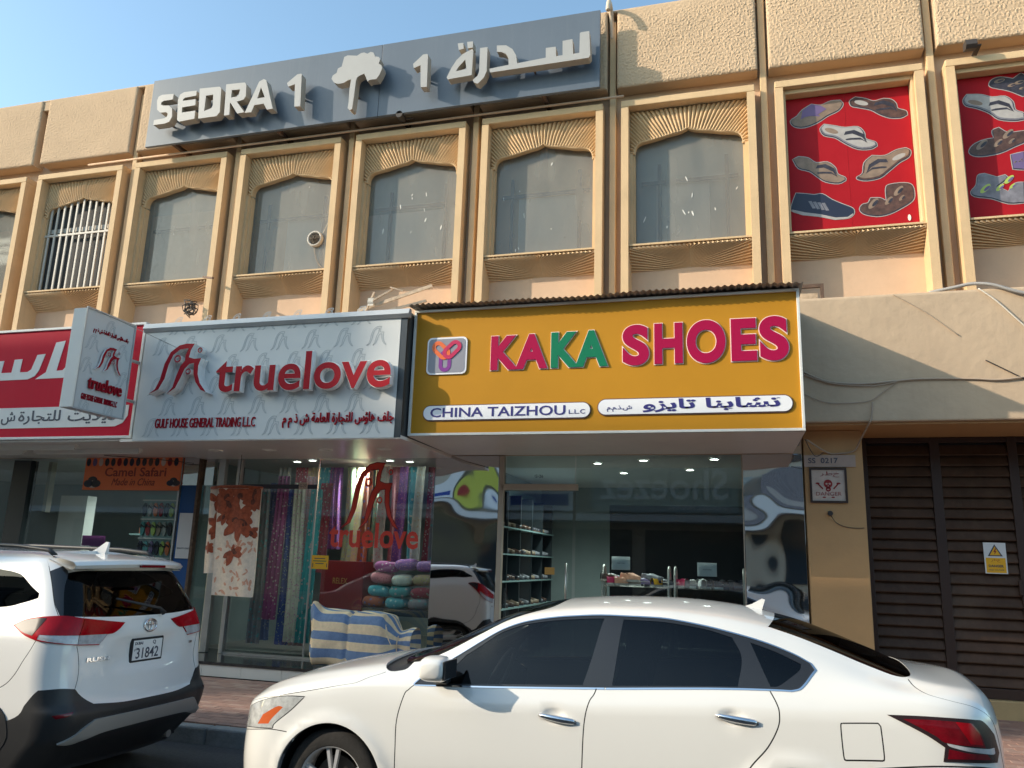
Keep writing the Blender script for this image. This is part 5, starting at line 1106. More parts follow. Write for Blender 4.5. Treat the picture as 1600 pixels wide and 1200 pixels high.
for f_ in (lambda L: L, mir):
    regs += [('fglass' if f_ is not mir else 'fglass2', f_(sm(FG))), ('rglass' if f_ is not mir else 'rglass2', f_(sm(RG))), ('qglass' if f_ is not mir else 'qglass2', f_(sm(QG))), ('dlo', f_(sm(DLO))),
             ('chrome', f_([(x, v) for x, v in offset_line(sm(DLO), .011, SB, True)])), ('tailb', f_([(1.03,.444),(1.11,.449),(1.155,.427),(1.172,.398),(1.10,.392)])), ('tailc', f_(sm([(.975,.3815),(1.10,.3825),(1.195,.392),(1.245,.405),(1.235,.384),(1.12,.372),(1.0,.374)], 70))), ('tailr', f_(sm(TAILR))), ('tailr', f_(sm(TAILR2))), ('tail', f_(sm(TAIL))), ('amber', f_(sm(AMB))), ('head', f_(sm(HEAD)))]
    for ax, az in ARCH: regs.append((None, f_(arch_poly(ax, az, .368))))
if area(offset_line(sm(DLO), .011, SB, True)) < area(sm(DLO)) and area(sm(DLO)) > 0 or area(sm(DLO)) < 0 and area(offset_line(sm(DLO), .011, SB, True)) > area(sm(DLO)):
    for i, (k, L) in enumerate(regs):
        if k == 'chrome': regs[i] = (k, offset_line(sm(DLO), -.011, SB, True) if i < len(regs)/2 else mir(offset_line(sm(DLO), -.011, SB, True)))
for hx, hv in ((-1.125, .392), (-.105, .403)):
    for f_ in (lambda L: L, mir):
        for k_ in (.035, .065, .095): regs.append(('body', f_([(hx+k_*math.cos(a), hv+k_*.36*math.sin(a)) for a in [math.pi*i/10 for i in range(20)]])))
regs += [('cowl', sm(full(COWL), 60)), ('ws', sm(full(WS), 60)), ('rw', sm(full(RW), 60))]
G = []
G1 = [HEAD+HEAD[:1], [(-2.03,.493),(-2.062,.47),(-2.089,.449),(-2.122,.363),(-2.118,.260),(-2.113,.12),(-2.10,.06)], [(-.876,.492),(-.890,.47),(-.915,.442),(-.939,.368),(-.947,.245),(-.945,.12),(-.93,.06)],
      [(.108,.492),(.14,.45),(.152,.42),(.143,.379),(.085,.328),(-.02,.272),(-.09,.20),(-.14,.13),(-.16,.06)], [(-2.10,.06),(-1.5,.055),(-.93,.058),(-.16,.06)],
      [(-3.40,.60),(-3.30,.51),(-3.1,.487),(-2.9,.482),(-2.70,.487),(-2.476,.503),(-2.415,.524),(-2.357,.577),(-2.294,.63),(-2.26,.67)],
      [(.85,.765),(.88,.68),(.93,.60),(1.03,.560),(1.15,.545),(1.25,.51),(1.30,.44),(1.33,.36)], [(-3.35,.345),(-3.1,.342),(-2.991,.338),(-2.88,.325)], [(1.25,.345),(1.1,.335),(.95,.325),(.62,.30)], FUEL+FUEL[:1]]
for L in G1: G += [L, [(x, 2-v) for x, v in L]]
regs = [(k if k in (None, 'body') else '%s#%d' % (k, i), L) for i, (k, L) in enumerate(regs)]
data = skin(sedan, (-3.458, 1.418, 0, 2), .05, SB, regs, G)
bodyo = panel('body', data['body'], 'car_white', CAR, 0, .015)
panel('panel_joint', data['gap'], 'gap', CAR, 0, 0)['kind'] = 'stuff'
for k, nm_, m_, off in (('fglass','side_window','car_glass',-.003),('rglass','side_window','car_glass',-.003),('qglass','quarter_window','car_glass',-.003),('fglass2','side_window','car_glass',-.003),('rglass2','side_window','car_glass',-.003),('qglass2','quarter_window','car_glass',-.003),('dlo','window_surround','trim_black',-.001),('chrome','chrome_trim','chrome',.003),('tail','tail_lamp','lamp_smoke',.004),('tailr','tail_lens','lamp_red_dark',.006),('tailb','brake_lens','lamp_red',.006),('tailc','reversing_lens','lamp_clear',.006),('amber','indicator_lens','lamp_amber',.002),('head','headlight','headlight',.002),('cowl','wiper_cowl','satin_black',-.02),('ws','windscreen','car_glass',-.002),('rw','rear_window','suv_glass',-.003)):
    for kk in [q_ for q_ in data if q_.split('#')[0] == k]: panel(nm_, data[kk], m_, CAR, off, .012 if 'glass' not in k else .004)
# doors are marked by their handles
def surf_at(S, a, b):
    p = S([a], [b])[0]; e = 1e-3; da = S([a+e], [b])[0]-S([a-e], [b])[0]; db = S([a], [b+e])[0]-S([a], [b-e])[0]; n = np.cross(da, db); return Vector(p), Vector(n/np.linalg.norm(n))
def handle(xm, vm, sgn=1):
    p, n = surf_at(sedan, xm, vm if sgn > 0 else 2-vm)
    if n.y*sgn > 0: n = -n
    h = MB(); P = []
    for t in (-1, -.8, -.4, 0, .4, .8, 1): P.append((p.x+t*.115, p.y-sgn*(.018+.016*(1-t*t)), p.z-.006-.012*t))
    h.tube(P, [.008, .014, .0175, .019, .020, .018, .010], 10); o = obj('door_handle', h, 'chrome', CAR, smooth=True)
    obj('lock_cover', MB().box(p.x+.085, p.x+.115, p.y-sgn*.034, p.y-sgn*.028, p.z-.026, p.z-.008) if sgn > 0 else MB().box(p.x+.085, p.x+.115, p.y+.028, p.y+.034, p.z-.026, p.z-.008), 'chrome', CAR)
for s_ in (1, -1): handle(-1.10, .388, s_); handle(-.075, .398, s_)
# mirrors
for s_ in (1, -1):
    y0 = YC-s_*.86; q = MB()
    def mr(a, b): A_1 = 2*math.pi*a; B_1 = math.pi*b; r_ = math.sin(B_1)**.45; c, s2 = math.cos(A_1), math.sin(A_1); return (-1.84+.085*math.copysign(abs(c)**.5, c)*r_*(1-.25*math.cos(B_1)), y0-s_*(.13-.125*math.cos(B_1)), 1.085+.076*math.copysign(abs(s2)**.7, s2)*r_)
    q.grid(mr, 24, 14); o = obj('door_mirror', q, 'car_white', CAR, smooth=True)
    obj('mirror_glass', MB().box(-1.765, -1.748, min(y0-s_*.02, y0-s_*.235), max(y0-s_*.02, y0-s_*.235), 1.03, 1.14), 'trim_black', o, bevel=.006); obj('mirror_foot', MB().box(-1.90, -1.80, min(y0+s_*.03, y0-s_*.05), max(y0+s_*.03, y0-s_*.05), .985, 1.03), 'trim_black', o, bevel=.01)
for ax, az in ARCH: wheel(CAR, ax, YC-.885, az); wr = wheel(CAR, ax, YC+.885, az); wr.scale.y = -1
for ax, az in ARCH: obj('wheel_arch_liner', MB().lathe([(.372, .04), (.375, .5), (.1, .5)], (ax, YC-.91, az), 'y', 40).lathe([(.372, -.04), (.375, -.5), (.1, -.5)], (ax, YC+.91, az), 'y', 40), 'gap', CAR, kind='stuff')
obj('underbody', MB().box(-3.1, 1.1, YC-.74, YC+.74, .19, .24), 'gap', CAR)
fin = MB().prism([(-.16, 0), (.03, 0), (.055, .075), (.035, .082), (-.03, .045)], -.018, .018); fin.v = [(v[0]+.06, YC+v[1]*(1-.75*min(1, max(0, v[2]/.08))), 1.468+v[2]) for v in fin.v]; obj('roof_antenna', fin, 'car_white', CAR, bevel=.006)
# cabin
def seat(x): 
    q = MB(); q.box(x, x+.48, 0, .5, .42, .60); q.prism([(x+.42, .55), (x+.56, .55), (x+.72, 1.18), (x+.60, 1.20)], 0, .5); q.prism([(x+.63, 1.22), (x+.73, 1.22), (x+.76, 1.38), (x+.68, 1.38)], .12, .38); return q
for x_, yy in ((-1.35, YC-.65), (-1.35, YC+.15), (-.45, YC-.6), (-.45, YC+.1)):
    q = seat(x_); q.v = [(v[0], v[1]+yy, v[2]) for v in q.v]; obj('seat', q, 'seat', CAR, bevel=.04)
sw = [(0, .185*math.cos(a), .185*math.sin(a)) for a in [i*math.pi/14 for i in range(29)]]; obj('steering_wheel', MB().tube([(-1.62+p[2]*.42, YC-.36+p[1], .99+p[2]*.9) for p in sw], .016, 8), 'print_grey', CAR, smooth=True)
obj('dashboard', MB().prism([(-2.2, .6), (-1.75, .6), (-1.72, .90), (-1.85, .99), (-2.2, 1.0)], YC-.74, YC+.74), 'seat', CAR, bevel=.03)
obj('parcel_shelf', MB().box(.30, .95, YC-.7, YC+.7, .92, 1.02), 'seat', CAR)
# ---- suv
SUVC = thing('parked_car', (-6.6, SY, 0), 'white sport utility vehicle at the left edge seen from behind with number plate', 'car')
UM = 2*UL[5]; mu = lambda L: [(UM-u, z) for u, z in L][::-1]
hg = [(5.4,1.575),(5.0,1.575),(4.70,1.57),(4.585,1.555),(4.55,1.47),(4.535,1.38),(4.537,1.256),(4.70,1.248),(5.007,1.238),(5.4,1.235)]
HG = hg+[(UM-u, z) for u, z in hg[-2:0:-1]]
sp = [(4.44,1.56),(4.55,1.60),(4.585,1.556),(4.55,1.47),(4.535,1.38),(4.537,1.256),(4.51,1.256),(4.46,1.36)]
LP = [(4.078,1.180),(4.20,1.222),(4.352,1.243),(4.537,1.254),(4.689,1.236),(4.88,1.215),(5.105,1.192),(5.055,1.150),(5.0,1.122),(4.945,1.118),(4.88,1.048),(4.70,1.057),(4.50,1.078),(4.382,1.094),(4.219,1.128)]
LPC = [(4.40,1.128),(4.60,1.124),(4.945,1.119),(4.885,1.053),(4.70,1.062),(4.50,1.083),(4.39,1.10)]; LPT = [(4.10,1.180),(4.20,1.215),(4.36,1.235),(4.42,1.236),(4.34,1.12),(4.22,1.14)]
HT = [(5.4,.632),(5.1,.633),(4.854,.650),(4.78,.70),(4.717,.763),(4.742,.83),(4.748,.900),(4.725,.99),(4.70,1.05)]
CLAD = [(3.9,.30),(3.9,.50),(4.0,.525),(4.118,.542),(4.227,.585),(4.322,.665),(4.40,.735),(4.444,.768),(4.60,.775),(4.717,.763),(4.78,.70),(4.854,.650),(5.1,.633),(5.4,.632)]
CLAD = CLAD+[(UM-u, z) for u, z in CLAD[-2::-1]]; CLAD = CLAD[:1]+CLAD[1:-1]+CLAD[-1:]; CLADP = CLAD+[(UM-3.9, .19), (3.9, .19)]
SK = [(4.585,.425),(4.70,.47),(4.82,.540),(4.90,.556),(5.4,.562)]; SK2 = [(5.4,.472),(5.1,.466),(4.93,.455),(4.80,.432),(4.68,.415)]
SKP = SK+[(UM-u, z) for u, z in SK[-2::-1]]+[(UM-u, z) for u, z in SK2[::-1]][0:0]+[(UM-u, z) for u, z in SK2[:0:-1]]+SK2[0:]
RF = [(4.508,.607),(4.665,.621),(4.631,.600),(4.537,.587)]
QW = [(2.95,1.50),(3.40,1.558),(3.70,1.555),(3.900,1.542),(4.033,1.520),(4.20,1.45),(4.320,1.405),(4.306,1.372),(4.10,1.335),(3.798,1.295),(2.95,1.27)]
DW = [(1.55,1.14),(1.75,1.30),(2.0,1.47),(2.2,1.54),(2.88,1.56),(2.88,1.25),(2.2,1.19)]
def uarch(cx, R_=.40, cz=.345):
    uu = np.linspace(UL[2], UL[3], 400); X = suv(uu, np.full(400, .5))[:, 0]; P = []
    for i in range(33):
        a = math.radians(-12+204*i/32); P.append((float(np.interp(cx+R_*math.cos(a), X, uu)), max(.19, cz+R_*math.sin(a)) if 0 < i < 32 else .19))
    return P
RA, FA = -5.36, -8.05
regs = [];
for f_ in (lambda L: L, mu):
    regs += [(None, f_(uarch(RA))), (None, f_(uarch(FA))), ('lampc', f_(sm(LPC, 50))), ('lampd', f_(sm(LPT, 50))), ('lamp', f_(sm(LP, 50))), ('qw', f_(sm(QW, 50))), ('qw', f_(sm(DW, 50))), ('pillar', f_(sm(sp, 50))), ('refl', f_(sm(RF, 50)))]
    regs += [('arch', f_([(u+(u-4.0)*.0, z) for u, z in uarch(RA, .46)])), ('arch', f_(uarch(FA, .46)))]
regs += [('hg', sm(HG, 50)), ('skid', sm(SKP, 50)), ('clad', catm(CLADP, True, 4, 30))]
regs += [('clad', [(.0, .19), (.0, .30), (3.9, .30), (3.9, .19)]), ('clad', [(UM-3.9, .19), (UM-3.9, .30), (UM, .30), (UM, .19)])]
ws_ = [(0, 1.10), (.55, 1.11), (.72, 1.2), (.66, 1.5), (.5, 1.60), (0, 1.61)]
regs += [('ws', ws_), ('ws', [(UM-u, z) for u, z in ws_])]
G2 = [HT[:], [(4.70,1.25),(4.70,1.055)], [(4.375,1.09),(4.31,.98),(4.235,.851),(4.133,.768),(3.95,.72)], [(4.44,1.60),(4.46,1.36),(4.50,1.256)], [(2.9,1.56),(2.9,1.2),(2.92,.9),(2.9,.5),(2.85,.32)], [(1.5,1.12),(1.45,.9),(1.5,.32)]]
GG = []
for L in G2: GG += [L, [(UM-u, z) for u, z in L]]
regs = [(k if k in (None, 'clad') else '%s#%d' % (k, i), L) for i, (k, L) in enumerate(regs)]
dat = skin(suv, (0.0, UM, .19, 1.70), .045, 1.0, regs, GG, gapw=.0026)
for k, nm_, m_, off in (('body','body','suv_white',0),('gap','panel_joint','gap',0),('hg','rear_window','suv_glass',-.004),('qw','side_window','suv_glass',-.002),('pillar','pillar_trim','trim_black',.001),('lamp','tail_lamp','lamp_red',.012),('lampc','reversing_lens','lamp_clear',.010),('lampd','lamp_tip','lamp_smoke',.014),('clad','bumper_cladding','satin_black',.006),('arch','arch_trim','satin_black',.010),('skid','skid_plate','skid_grey',.022),('refl','reflector','lamp_red_dark',.010),('ws','windscreen','car_glass',-.002)):
    for kk in [q_ for q_ in dat if q_.split('#')[0] == k]: panel(nm_, dat[kk], m_, SUVC, off, 0 if k == 'gap' else .02)
# roof skin closing the top
q = MB(); us = np.linspace(0, UL[5], 60); top = suv(us, np.full(60, 1.70)); rim_t = [(float(p[0]), float(p[1])-SY) for p in top]
n = 10; vs = []
for x, y in rim_t: vs += [(x, SY+y*(1-2*j/n), 1.70+.018*(1-(1-2*j/n)**2)*(1 if abs(y) > .01 else 0)) for j in range(n+1)]
q.add(vs, [(i*(n+1)+j, i*(n+1)+j+1, (i+1)*(n+1)+j+1, (i+1)*(n+1)+j) for i in range(59) for j in range(n)]); obj('roof', q, 'suv_white', SUVC, smooth=True)
# spoiler over the glass
def spoil(a, b):
    y = -.60+1.2*a; e = abs(y)/.6; xb = -4.62-.16*e**2.2; t = b*4
    pr = [(-5.02, 1.694), (xb-.03, 1.652), (xb, 1.625), (xb-.02, 1.600), (-4.90-.05*e, 1.585)]
    i = min(3, int(t)); f = t-i; p = [pr[i][m]*(1-f)+pr[i+1][m]*f for m in (0, 1)]; return (p[0], SY+y, p[1]-.018*e*e)
obj('spoiler', MB().grid(spoil, 24, 16).grid(lambda a, b: (-4.62-.16-.02-.25*b, SY+(-.6 if a < .5 else .6), 1.57+.08*b), 1, 1), 'suv_white', SUVC, smooth=45)
obj('brake_light', MB().prism(rrect(-.14, .14, -.010, .010, .009), 0, .02, 'x'), 'lamp_red_dark', None); bl_ = bpy.data.objects['brake_light']; bl_.parent = SUVC; bl_.location = Vector((-4.625, SY+.02, 1.61))-wloc(SUVC)
for s_ in (-1, 1): obj('roof_rail', MB().tube([(-5.05, SY+s_*.535, 1.675), (-5.12, SY+s_*.535, 1.715), (-5.4, SY+s_*.54, 1.735), (-6.4, SY+s_*.54, 1.745), (-6.9, SY+s_*.53, 1.72), (-7.0, SY+s_*.53, 1.67)], .018, 8), 'satin_black', SUVC, smooth=True)
f2_ = MB().prism([(-.17, -.02), (.03, -.02), (.045, .085), (.02, .09), (-.06, .03)], -.022, .022); f2_.v = [(v[0]-5.10, SY+v[1]*(1-.7*min(1, max(0, v[2]/.09))), 1.705+v[2]) for v in f2_.v]; obj('roof_antenna', f2_, 'suv_white', SUVC, bevel=.006)
# number plate, badge, wiper, name
PX = float(suv([5.4], [.97])[0][0])+.012
RF_ = lambda u, v, d: (PX+d, SY+u, v)
Pl = obj('number_plate', MB().prism(rrect(SY-.175, SY+.175, .890, 1.068, .008, 2), PX-.02, PX+.004, 'x'), 'plate_black', SUVC); obj('plate_face', MB().box(PX+.0045, PX+.007, SY-.160, SY+.160, .905, 1.052), 'plate_white', Pl)
def pw(t, bx, b=.02): P, f = text_fit(t, *bx, bold=b); q = MB(); extrude_flat(q, P, f, RF_, .0085, .0072); obj('plate_lettering', q, 'sign_dark', Pl)
pw('31842', (-.125, .125, .915, .995), .012); pw('DUBAI', (-.145, -.06, 1.018, 1.040), .03); pw('Q', (.05, .085, 1.010, 1.044)); pw('دبي'[::-1] if False else arab('دبي'), (-.15, -.12, .97, 1.0), .0)
for nm_, u0, u1, z0, z1, t_ in (('rush', 4.80, 4.985, .935, .965, 'RUSH'), ('mark', UM-4.86, UM-4.80, .98, 1.0, 'TRD')):
    p, n_ = surf_at(suv, (u0+u1)/2, (z0+z1)/2); n_ = n_ if n_.x > 0 else -n_; tdir = Vector((0, 0, 1)).cross(n_).normalized(); w2 = (u1-u0)/2
    P, f = text_fit(t_, -w2, w2, -(z1-z0)/2, (z1-z0)/2, bold=.03); q = MB(); extrude_flat(q, P, f, lambda u, v, d: tuple(p+tdir*u+Vector((0, 0, v))+n_*d), .008, 0); obj('badge_lettering', q, 'chrome', SUVC)
bx = float(suv([5.4], [1.16])[0][0])+.01
def ell(cy, cz, a, b, t=.007, tilt=0): return MB().tube([(bx, SY+cy+a*math.cos(k*math.pi/14), cz+b*math.sin(k*math.pi/14)) for k in range(29)], t, 6)
bd_ = ell(0, 1.160, .068, .046); obj('badge', bd_, 'chrome', SUVC, smooth=True); obj('badge', ell(0, 1.178, .045, .016, .0055), 'chrome', SUVC, smooth=True); obj('badge', ell(0, 1.160, .018, .042, .0055), 'chrome', SUVC, smooth=True)
obj('wiper', MB().tube([(-4.55, SY+.14, 1.245), (-4.56, SY+.10, 1.285), (-4.60, SY-.35, 1.37)], [.022, .012, .008], 8), 'satin_black', SUVC, smooth=True)
for ax in (RA, FA):
    wheel(SUVC, ax, SY-.83, .345, R_=.345, rim=.22); wr = wheel(SUVC, ax, SY+.83, .345, R_=.345, rim=.22); wr.scale.y = -1
obj('underbody', MB().box(-8.6, -4.75, SY-.7, SY+.7, .22, .30), 'gap', SUVC); obj('exhaust', MB().tube([(-4.9, SY+.5, .27), (-4.65, SY+.5, .26)], .03, 10), 'skid_grey', SUVC)
for x_, yy in ((-5.9, SY-.6), (-5.9, SY+.1), (-7.1, SY-.6), (-7.1, SY+.1)):
    q = seat(x_+.0); q.v = [(v[0], v[1]+yy, v[2]+.12) for v in q.v]; obj('seat', q, 'seat', SUVC, bevel=.04)
PRT = {'fl1':[(0.774,7.817),(0.860,7.879),(0.937,7.966),(1.055,8.036),(1.178,8.007),(1.303,8.050),(1.426,8.045),(1.459,7.979),(1.397,7.891),(1.251,7.826),(1.124,7.746),(0.956,7.695),(0.822,7.725)],
'fl1s':[(0.910,7.823),(0.936,7.954),(1.055,8.036),(1.177,7.994),(1.246,7.936),(1.129,7.867),(0.963,7.852)],
'fl2':[(1.546,8.016),(1.620,8.066),(1.748,8.024),(1.845,7.974),(1.966,7.993),(2.063,7.967),(2.117,7.899),(2.132,7.826),(2.227,7.777),(2.242,7.716),(2.161,7.680),(2.026,7.698),(1.911,7.761),(1.798,7.848),(1.641,7.906),(1.562,7.941)],
'fl3':[(1.150,7.646),(1.204,7.711),(1.345,7.668),(1.464,7.629),(1.624,7.620),(1.699,7.527),(1.713,7.430),(1.828,7.369),(1.844,7.308),(1.763,7.271),(1.605,7.290),(1.451,7.392),(1.335,7.490),(1.196,7.543)],
'fl4':[(0.780,7.234),(0.854,7.268),(0.976,7.235),(1.075,7.152),(1.216,7.148),(1.312,7.054),(1.337,6.958),(1.424,6.901),(1.432,6.854),(1.340,6.817),(1.182,6.858),(1.085,6.939),(0.987,7.032),(0.847,7.095)],
'fl5':[(1.572,6.885),(1.644,6.935),(1.672,7.083),(1.776,7.176),(1.932,7.158),(2.072,7.222),(2.189,7.238),(2.244,7.190),(2.218,7.101),(2.098,7.034),(1.976,6.933),(1.854,6.843),(1.696,6.821),(1.590,6.848)],
'sn':[(0.742,6.576),(0.800,6.734),(0.932,6.709),(1.032,6.687),(1.133,6.688),(1.248,6.595),(1.383,6.513),(1.498,6.444),(1.503,6.364),(1.431,6.314),(1.274,6.317),(1.078,6.381),(0.878,6.423),(0.738,6.483)],
'sd':[(1.579,6.425),(1.618,6.489),(1.687,6.505),(1.720,6.570),(1.836,6.559),(1.909,6.506),(1.912,6.688),(1.963,6.739),(2.136,6.743),(2.229,6.699),(2.247,6.562),(2.213,6.476),(2.094,6.397),(1.936,6.323),(1.781,6.304),(1.629,6.352)],
'b1':[(3.235,8.022),(3.278,8.085),(3.372,8.106),(3.515,8.061),(3.613,8.128),(3.678,8.048),(3.692,7.816),(3.600,7.795),(3.445,7.898),(3.267,7.970)],
'b2':[(2.916,7.834),(2.964,7.909),(3.130,7.885),(3.255,7.832),(3.402,7.823),(3.485,7.731),(3.501,7.614),(3.595,7.555),(3.595,7.464),(3.477,7.458),(3.300,7.504),(3.199,7.609),(3.058,7.698),(2.941,7.749)],
'b3':[(2.924,7.097),(2.978,7.181),(3.093,7.235),(3.223,7.252),(3.213,7.356),(3.290,7.391),(3.391,7.310),(3.572,7.310),(3.594,7.172),(3.444,7.101),(3.276,7.032),(3.074,7.011),(2.965,7.035)],
'b4':[(3.390,6.996),(3.544,7.022),(3.538,6.768),(3.398,6.795)],
'b5':[(2.902,6.539),(2.967,6.621),(2.996,6.751),(3.071,6.770),(3.210,6.705),(3.302,6.728),(3.324,6.671),(3.199,6.574),(3.317,6.496),(3.398,6.597),(3.505,6.607),(3.487,6.326),(3.302,6.334),(3.131,6.417),(2.936,6.469)]}
# ================================================================== POSTERS
def poly_in(P, w): 
    s = 1 if area(P) > 0 else -1; return [p for p in offset_line(P, w*s, 1, True)]
def printed(parent, P, m_, y, holes=()):
    return obj('printed_shoe', MB().prism(P, y, y+.001), m_, parent)
def lerp_shape(P, cx, cz, sx, sz, ang):
    c, s = math.cos(ang), math.sin(ang); return [(cx+(x*sx)*c-(z*sz)*s, cz+(x*sx)*s+(z*sz)*c) for x, z in P]
for k, nm_, lab in ((0, 'a', 'red poster of seven slippers and shoes in the upper niche nearest the arched windows'), (1, 'b', 'red poster of sandals in the upper niche at the right edge of the picture'), (2, 'c', 'red poster of sandals beyond the right edge of the picture')):
    x = fx0(k); Y = 10.63
    if k == 2: continue
    Q = thing('shoe_poster', (x+.9, Y, 6.13), lab, 'poster', 'red shoe posters in the upper niches')
    obj('sheet', MB().box(x+.145, x+.905, Y, Y+.02, 6.17, 8.145), 'poster_red', Q); obj('sheet', MB().box(x+.907, x+FW-.145, Y+.001, Y+.02, 6.17, 8.145), 'poster_red', Q)
    obj('lower_edge', MB().box(x+.14, x+FW-.14, Y-.004, Y+.02, 6.129, 6.168), 'paper', Q)
    it = [('fl1','print_tan'),('fl2','print_brown'),('fl3','print_grey'),('fl4','print_tan'),('fl5','print_brown'),('sn','print_navy'),('sd','print_brown')] if k == 0 else [('b1','print_dark'),('b2','print_grey'),('b3','print_brown'),('b4','print_violet'),('b5','print_grey')]
    for key, m_ in it:
        P = PRT[key]; P = [tuple(p) for p in catm(P, True, 3, 60)]
        if area(P) < 0: P = P[::-1]
        xs = [p[0] for p in P]; zs = [p[1] for p in P]; cx, cz = sum(xs)/len(P), sum(zs)/len(P)
        out_ = poly_in(P, -.010)
        printed(Q, out_, 'print_white', Y-.002); printed(Q, [(p[0], p[1]) for p in P], 'print_dark', Y-.0032); printed(Q, [(p[0]-.002, p[1]+.008) for p in poly_in(P, .009)], m_, Y-.0038)
        if key == 'fl1': printed(Q, PRT['fl1s'][::-1] if area(PRT['fl1s']) < 0 else PRT['fl1s'], 'print_violet', Y-.0072)
        if key.startswith('fl') or key == 'b2': inner = [(p[0], p[1]+.016) for p in poly_in(P, .022)]; printed(Q, inner, {'print_tan': 'print_tan', 'print_brown': 'print_tan' if key == 'fl5' else 'print_brown', 'print_grey': 'print_white'}.get(m_, 'print_tan'), Y-.0042)
        i0, i1 = xs.index(min(xs)), xs.index(max(xs)); axx = math.atan2(zs[i1]-zs[i0], xs[i1]-xs[i0]); L = math.dist(P[i0], P[i1])
        el = [(math.cos(a), math.sin(a)) for a in [j*math.pi/9 for j in range(18)]]
        if key.startswith('fl') or key == 'b2':
            up_slope = axx > 0; hx = .30 if up_slope else -.32; sx = -.22 if up_slope else .22
            printed(Q, lerp_shape(el, cx+hx*L*math.cos(axx), cz+hx*L*math.sin(axx), .12*L, .045*L, axx), 'print_white' if m_ == 'print_brown' else 'print_tan', Y-.005)
            # thong straps
            ca, sa = math.cos(axx), math.sin(axx); T_p = lambda u, v: (cx+u*L*ca-v*L*sa, cz+u*L*sa+v*L*ca)
            s1 = [T_p(sx*1.45, -.03), T_p(sx*.9, .11), T_p(sx*.1, .135), T_p(-sx*.45, .06), T_p(-sx*.45, -.01), T_p(sx*.1, .06), T_p(sx*.9, .045)]
            s2 = [T_p(sx*1.45, -.02), T_p(sx*.8, .03), T_p(sx*.1, -.03), T_p(-sx*.2, -.075), T_p(-sx*.1, -.09), T_p(sx*.3, -.05), T_p(sx*.9, .0)]
            for s_ in (s1, s2): printed(Q, s_ if area(s_) > 0 else s_[::-1], 'print_violet' if key == 'fl1' else 'print_dark', Y-.0062)
            sole = [p for p in P if True]; lo = lerp_shape(el, cx, cz-.045*L, .40*L, .035*L, axx)
        elif key == 'sn':
            printed(Q, [(.742,6.50),(.90,6.445),(1.09,6.40),(1.28,6.335),(1.43,6.33),(1.495,6.375),(1.49,6.345),(1.42,6.305),(1.27,6.30),(1.07,6.365),(.87,6.405),(.735,6.47)][::-1], 'print_white', Y-.005)
            for t in range(4): printed(Q, [(.95+t*.055,6.60-t*.014),(.99+t*.055,6.60-t*.014),(1.04+t*.055,6.49-t*.016),(1.0+t*.055,6.49-t*.016)][::-1], 'print_grey', Y-.005)
        else:
            for a_, b_, r_ in ((-.25, .02, .13), (.05, -.03, .10), (.25, .10, .12), (.3, -.06, .07)):
                printed(Q, lerp_shape(el, cx+a_*L*.9, cz+a_*L*math.sin(axx)+b_*L, r_*L, r_*L*.42, axx+.6), 'print_tan' if key != 'b5' else 'print_lime', Y-.005)
                printed(Q, lerp_shape(el, cx+a_*L*.9+.03*L, cz+a_*L*math.sin(axx)+b_*L, r_*L*.6, r_*L*.22, axx+.6), 'print_dark' if key != 'b5' else 'print_violet', Y-.0062)
    obj('dropping', MB().prism([(x+1.59+.02*math.cos(a), 6.25+.045*math.sin(a)) for a in [j*math.pi/5 for j in range(10)]], Y-.008, Y-.0065), 'dropping', Q)
# ================================================================== SIGNS ON COLUMN AND SHUTTER
Dg = thing('danger_sign', (.98, 10.405, 2.56), 'small square danger board with red skull on the ochre column', 'warning sign')
obj('frame', MB().prism(rrect(.775, 1.20, 2.56, 2.985, .004, 1), 10.395, 10.418, holes=[rrect(.80, 1.175, 2.585, 2.96, .002, 1)]), 'shutter_frame', Dg); obj('board', MB().box(.80, 1.175, 10.408, 10.418, 2.585, 2.96), 'danger_white', Dg)
el = lambda cx, cz, a, b, n=14: [(cx+a*math.cos(t), cz+b*math.sin(t)) for t in [2*math.pi*i/n for i in range(n)]]
q = MB().prism(el(.985, 2.79, .05, .052), 10.404, 10.4075, holes=[el(.968, 2.79, .014, .012, 8), el(1.003, 2.79, .014, .012, 8), el(.985, 2.765, .006, .01, 6)]).prism(el(.985, 2.725, .03, .028), 10.404, 10.4075, holes=[el(.985, 2.722, .014, .008, 8)]); obj('skull', q, 'danger_red', Dg)
q = MB()
for s_ in (-1, 1):
    q.add([(.985+s_*.055, 10.404, 2.735), (.985+s_*.11, 10.404, 2.795), (.985+s_*.12, 10.404, 2.785), (.985+s_*.065, 10.404, 2.722)], [(0,1,2,3)]); q.prism(el(.985+s_*.118, 2.795, .024, .011), 10.404, 10.4075); q.prism(el(.985+s_*.05, 2.627, .02, .008), 10.404, 10.4075)
obj('bones', q, 'danger_red', Dg); words(Dg, 'DANGER', (.845, 1.13, 2.648, 2.692), 10.408, 'danger_red', .004, bold=-.012); words(Dg, arab('خطر'), (.90, 1.12, 2.87, 2.94), 10.408, 'danger_red', .004, bold=-.01)
Wg = thing('warning_sign', (2.88, 11.07, 1.79), 'small yellow electrical warning plate on the brown shutter', 'warning sign')
obj('plate', MB().box(2.76, 3.0, 11.045, 11.05, 1.79, 2.155), 'paper', Wg); obj('lower_band', MB().box(2.775, 2.985, 11.0425, 11.0445, 1.80, 1.975), 'warn_yellow', Wg)
obj('triangle', MB().prism([(2.80, 1.995), (2.96, 1.995), (2.88, 2.135)], 11.0425, 11.0445), 'sign_dark', Wg); obj('triangle_fill', MB().prism([(2.822, 2.007), (2.938, 2.007), (2.88, 2.110)], 11.0405, 11.042), 'warn_yellow', Wg)
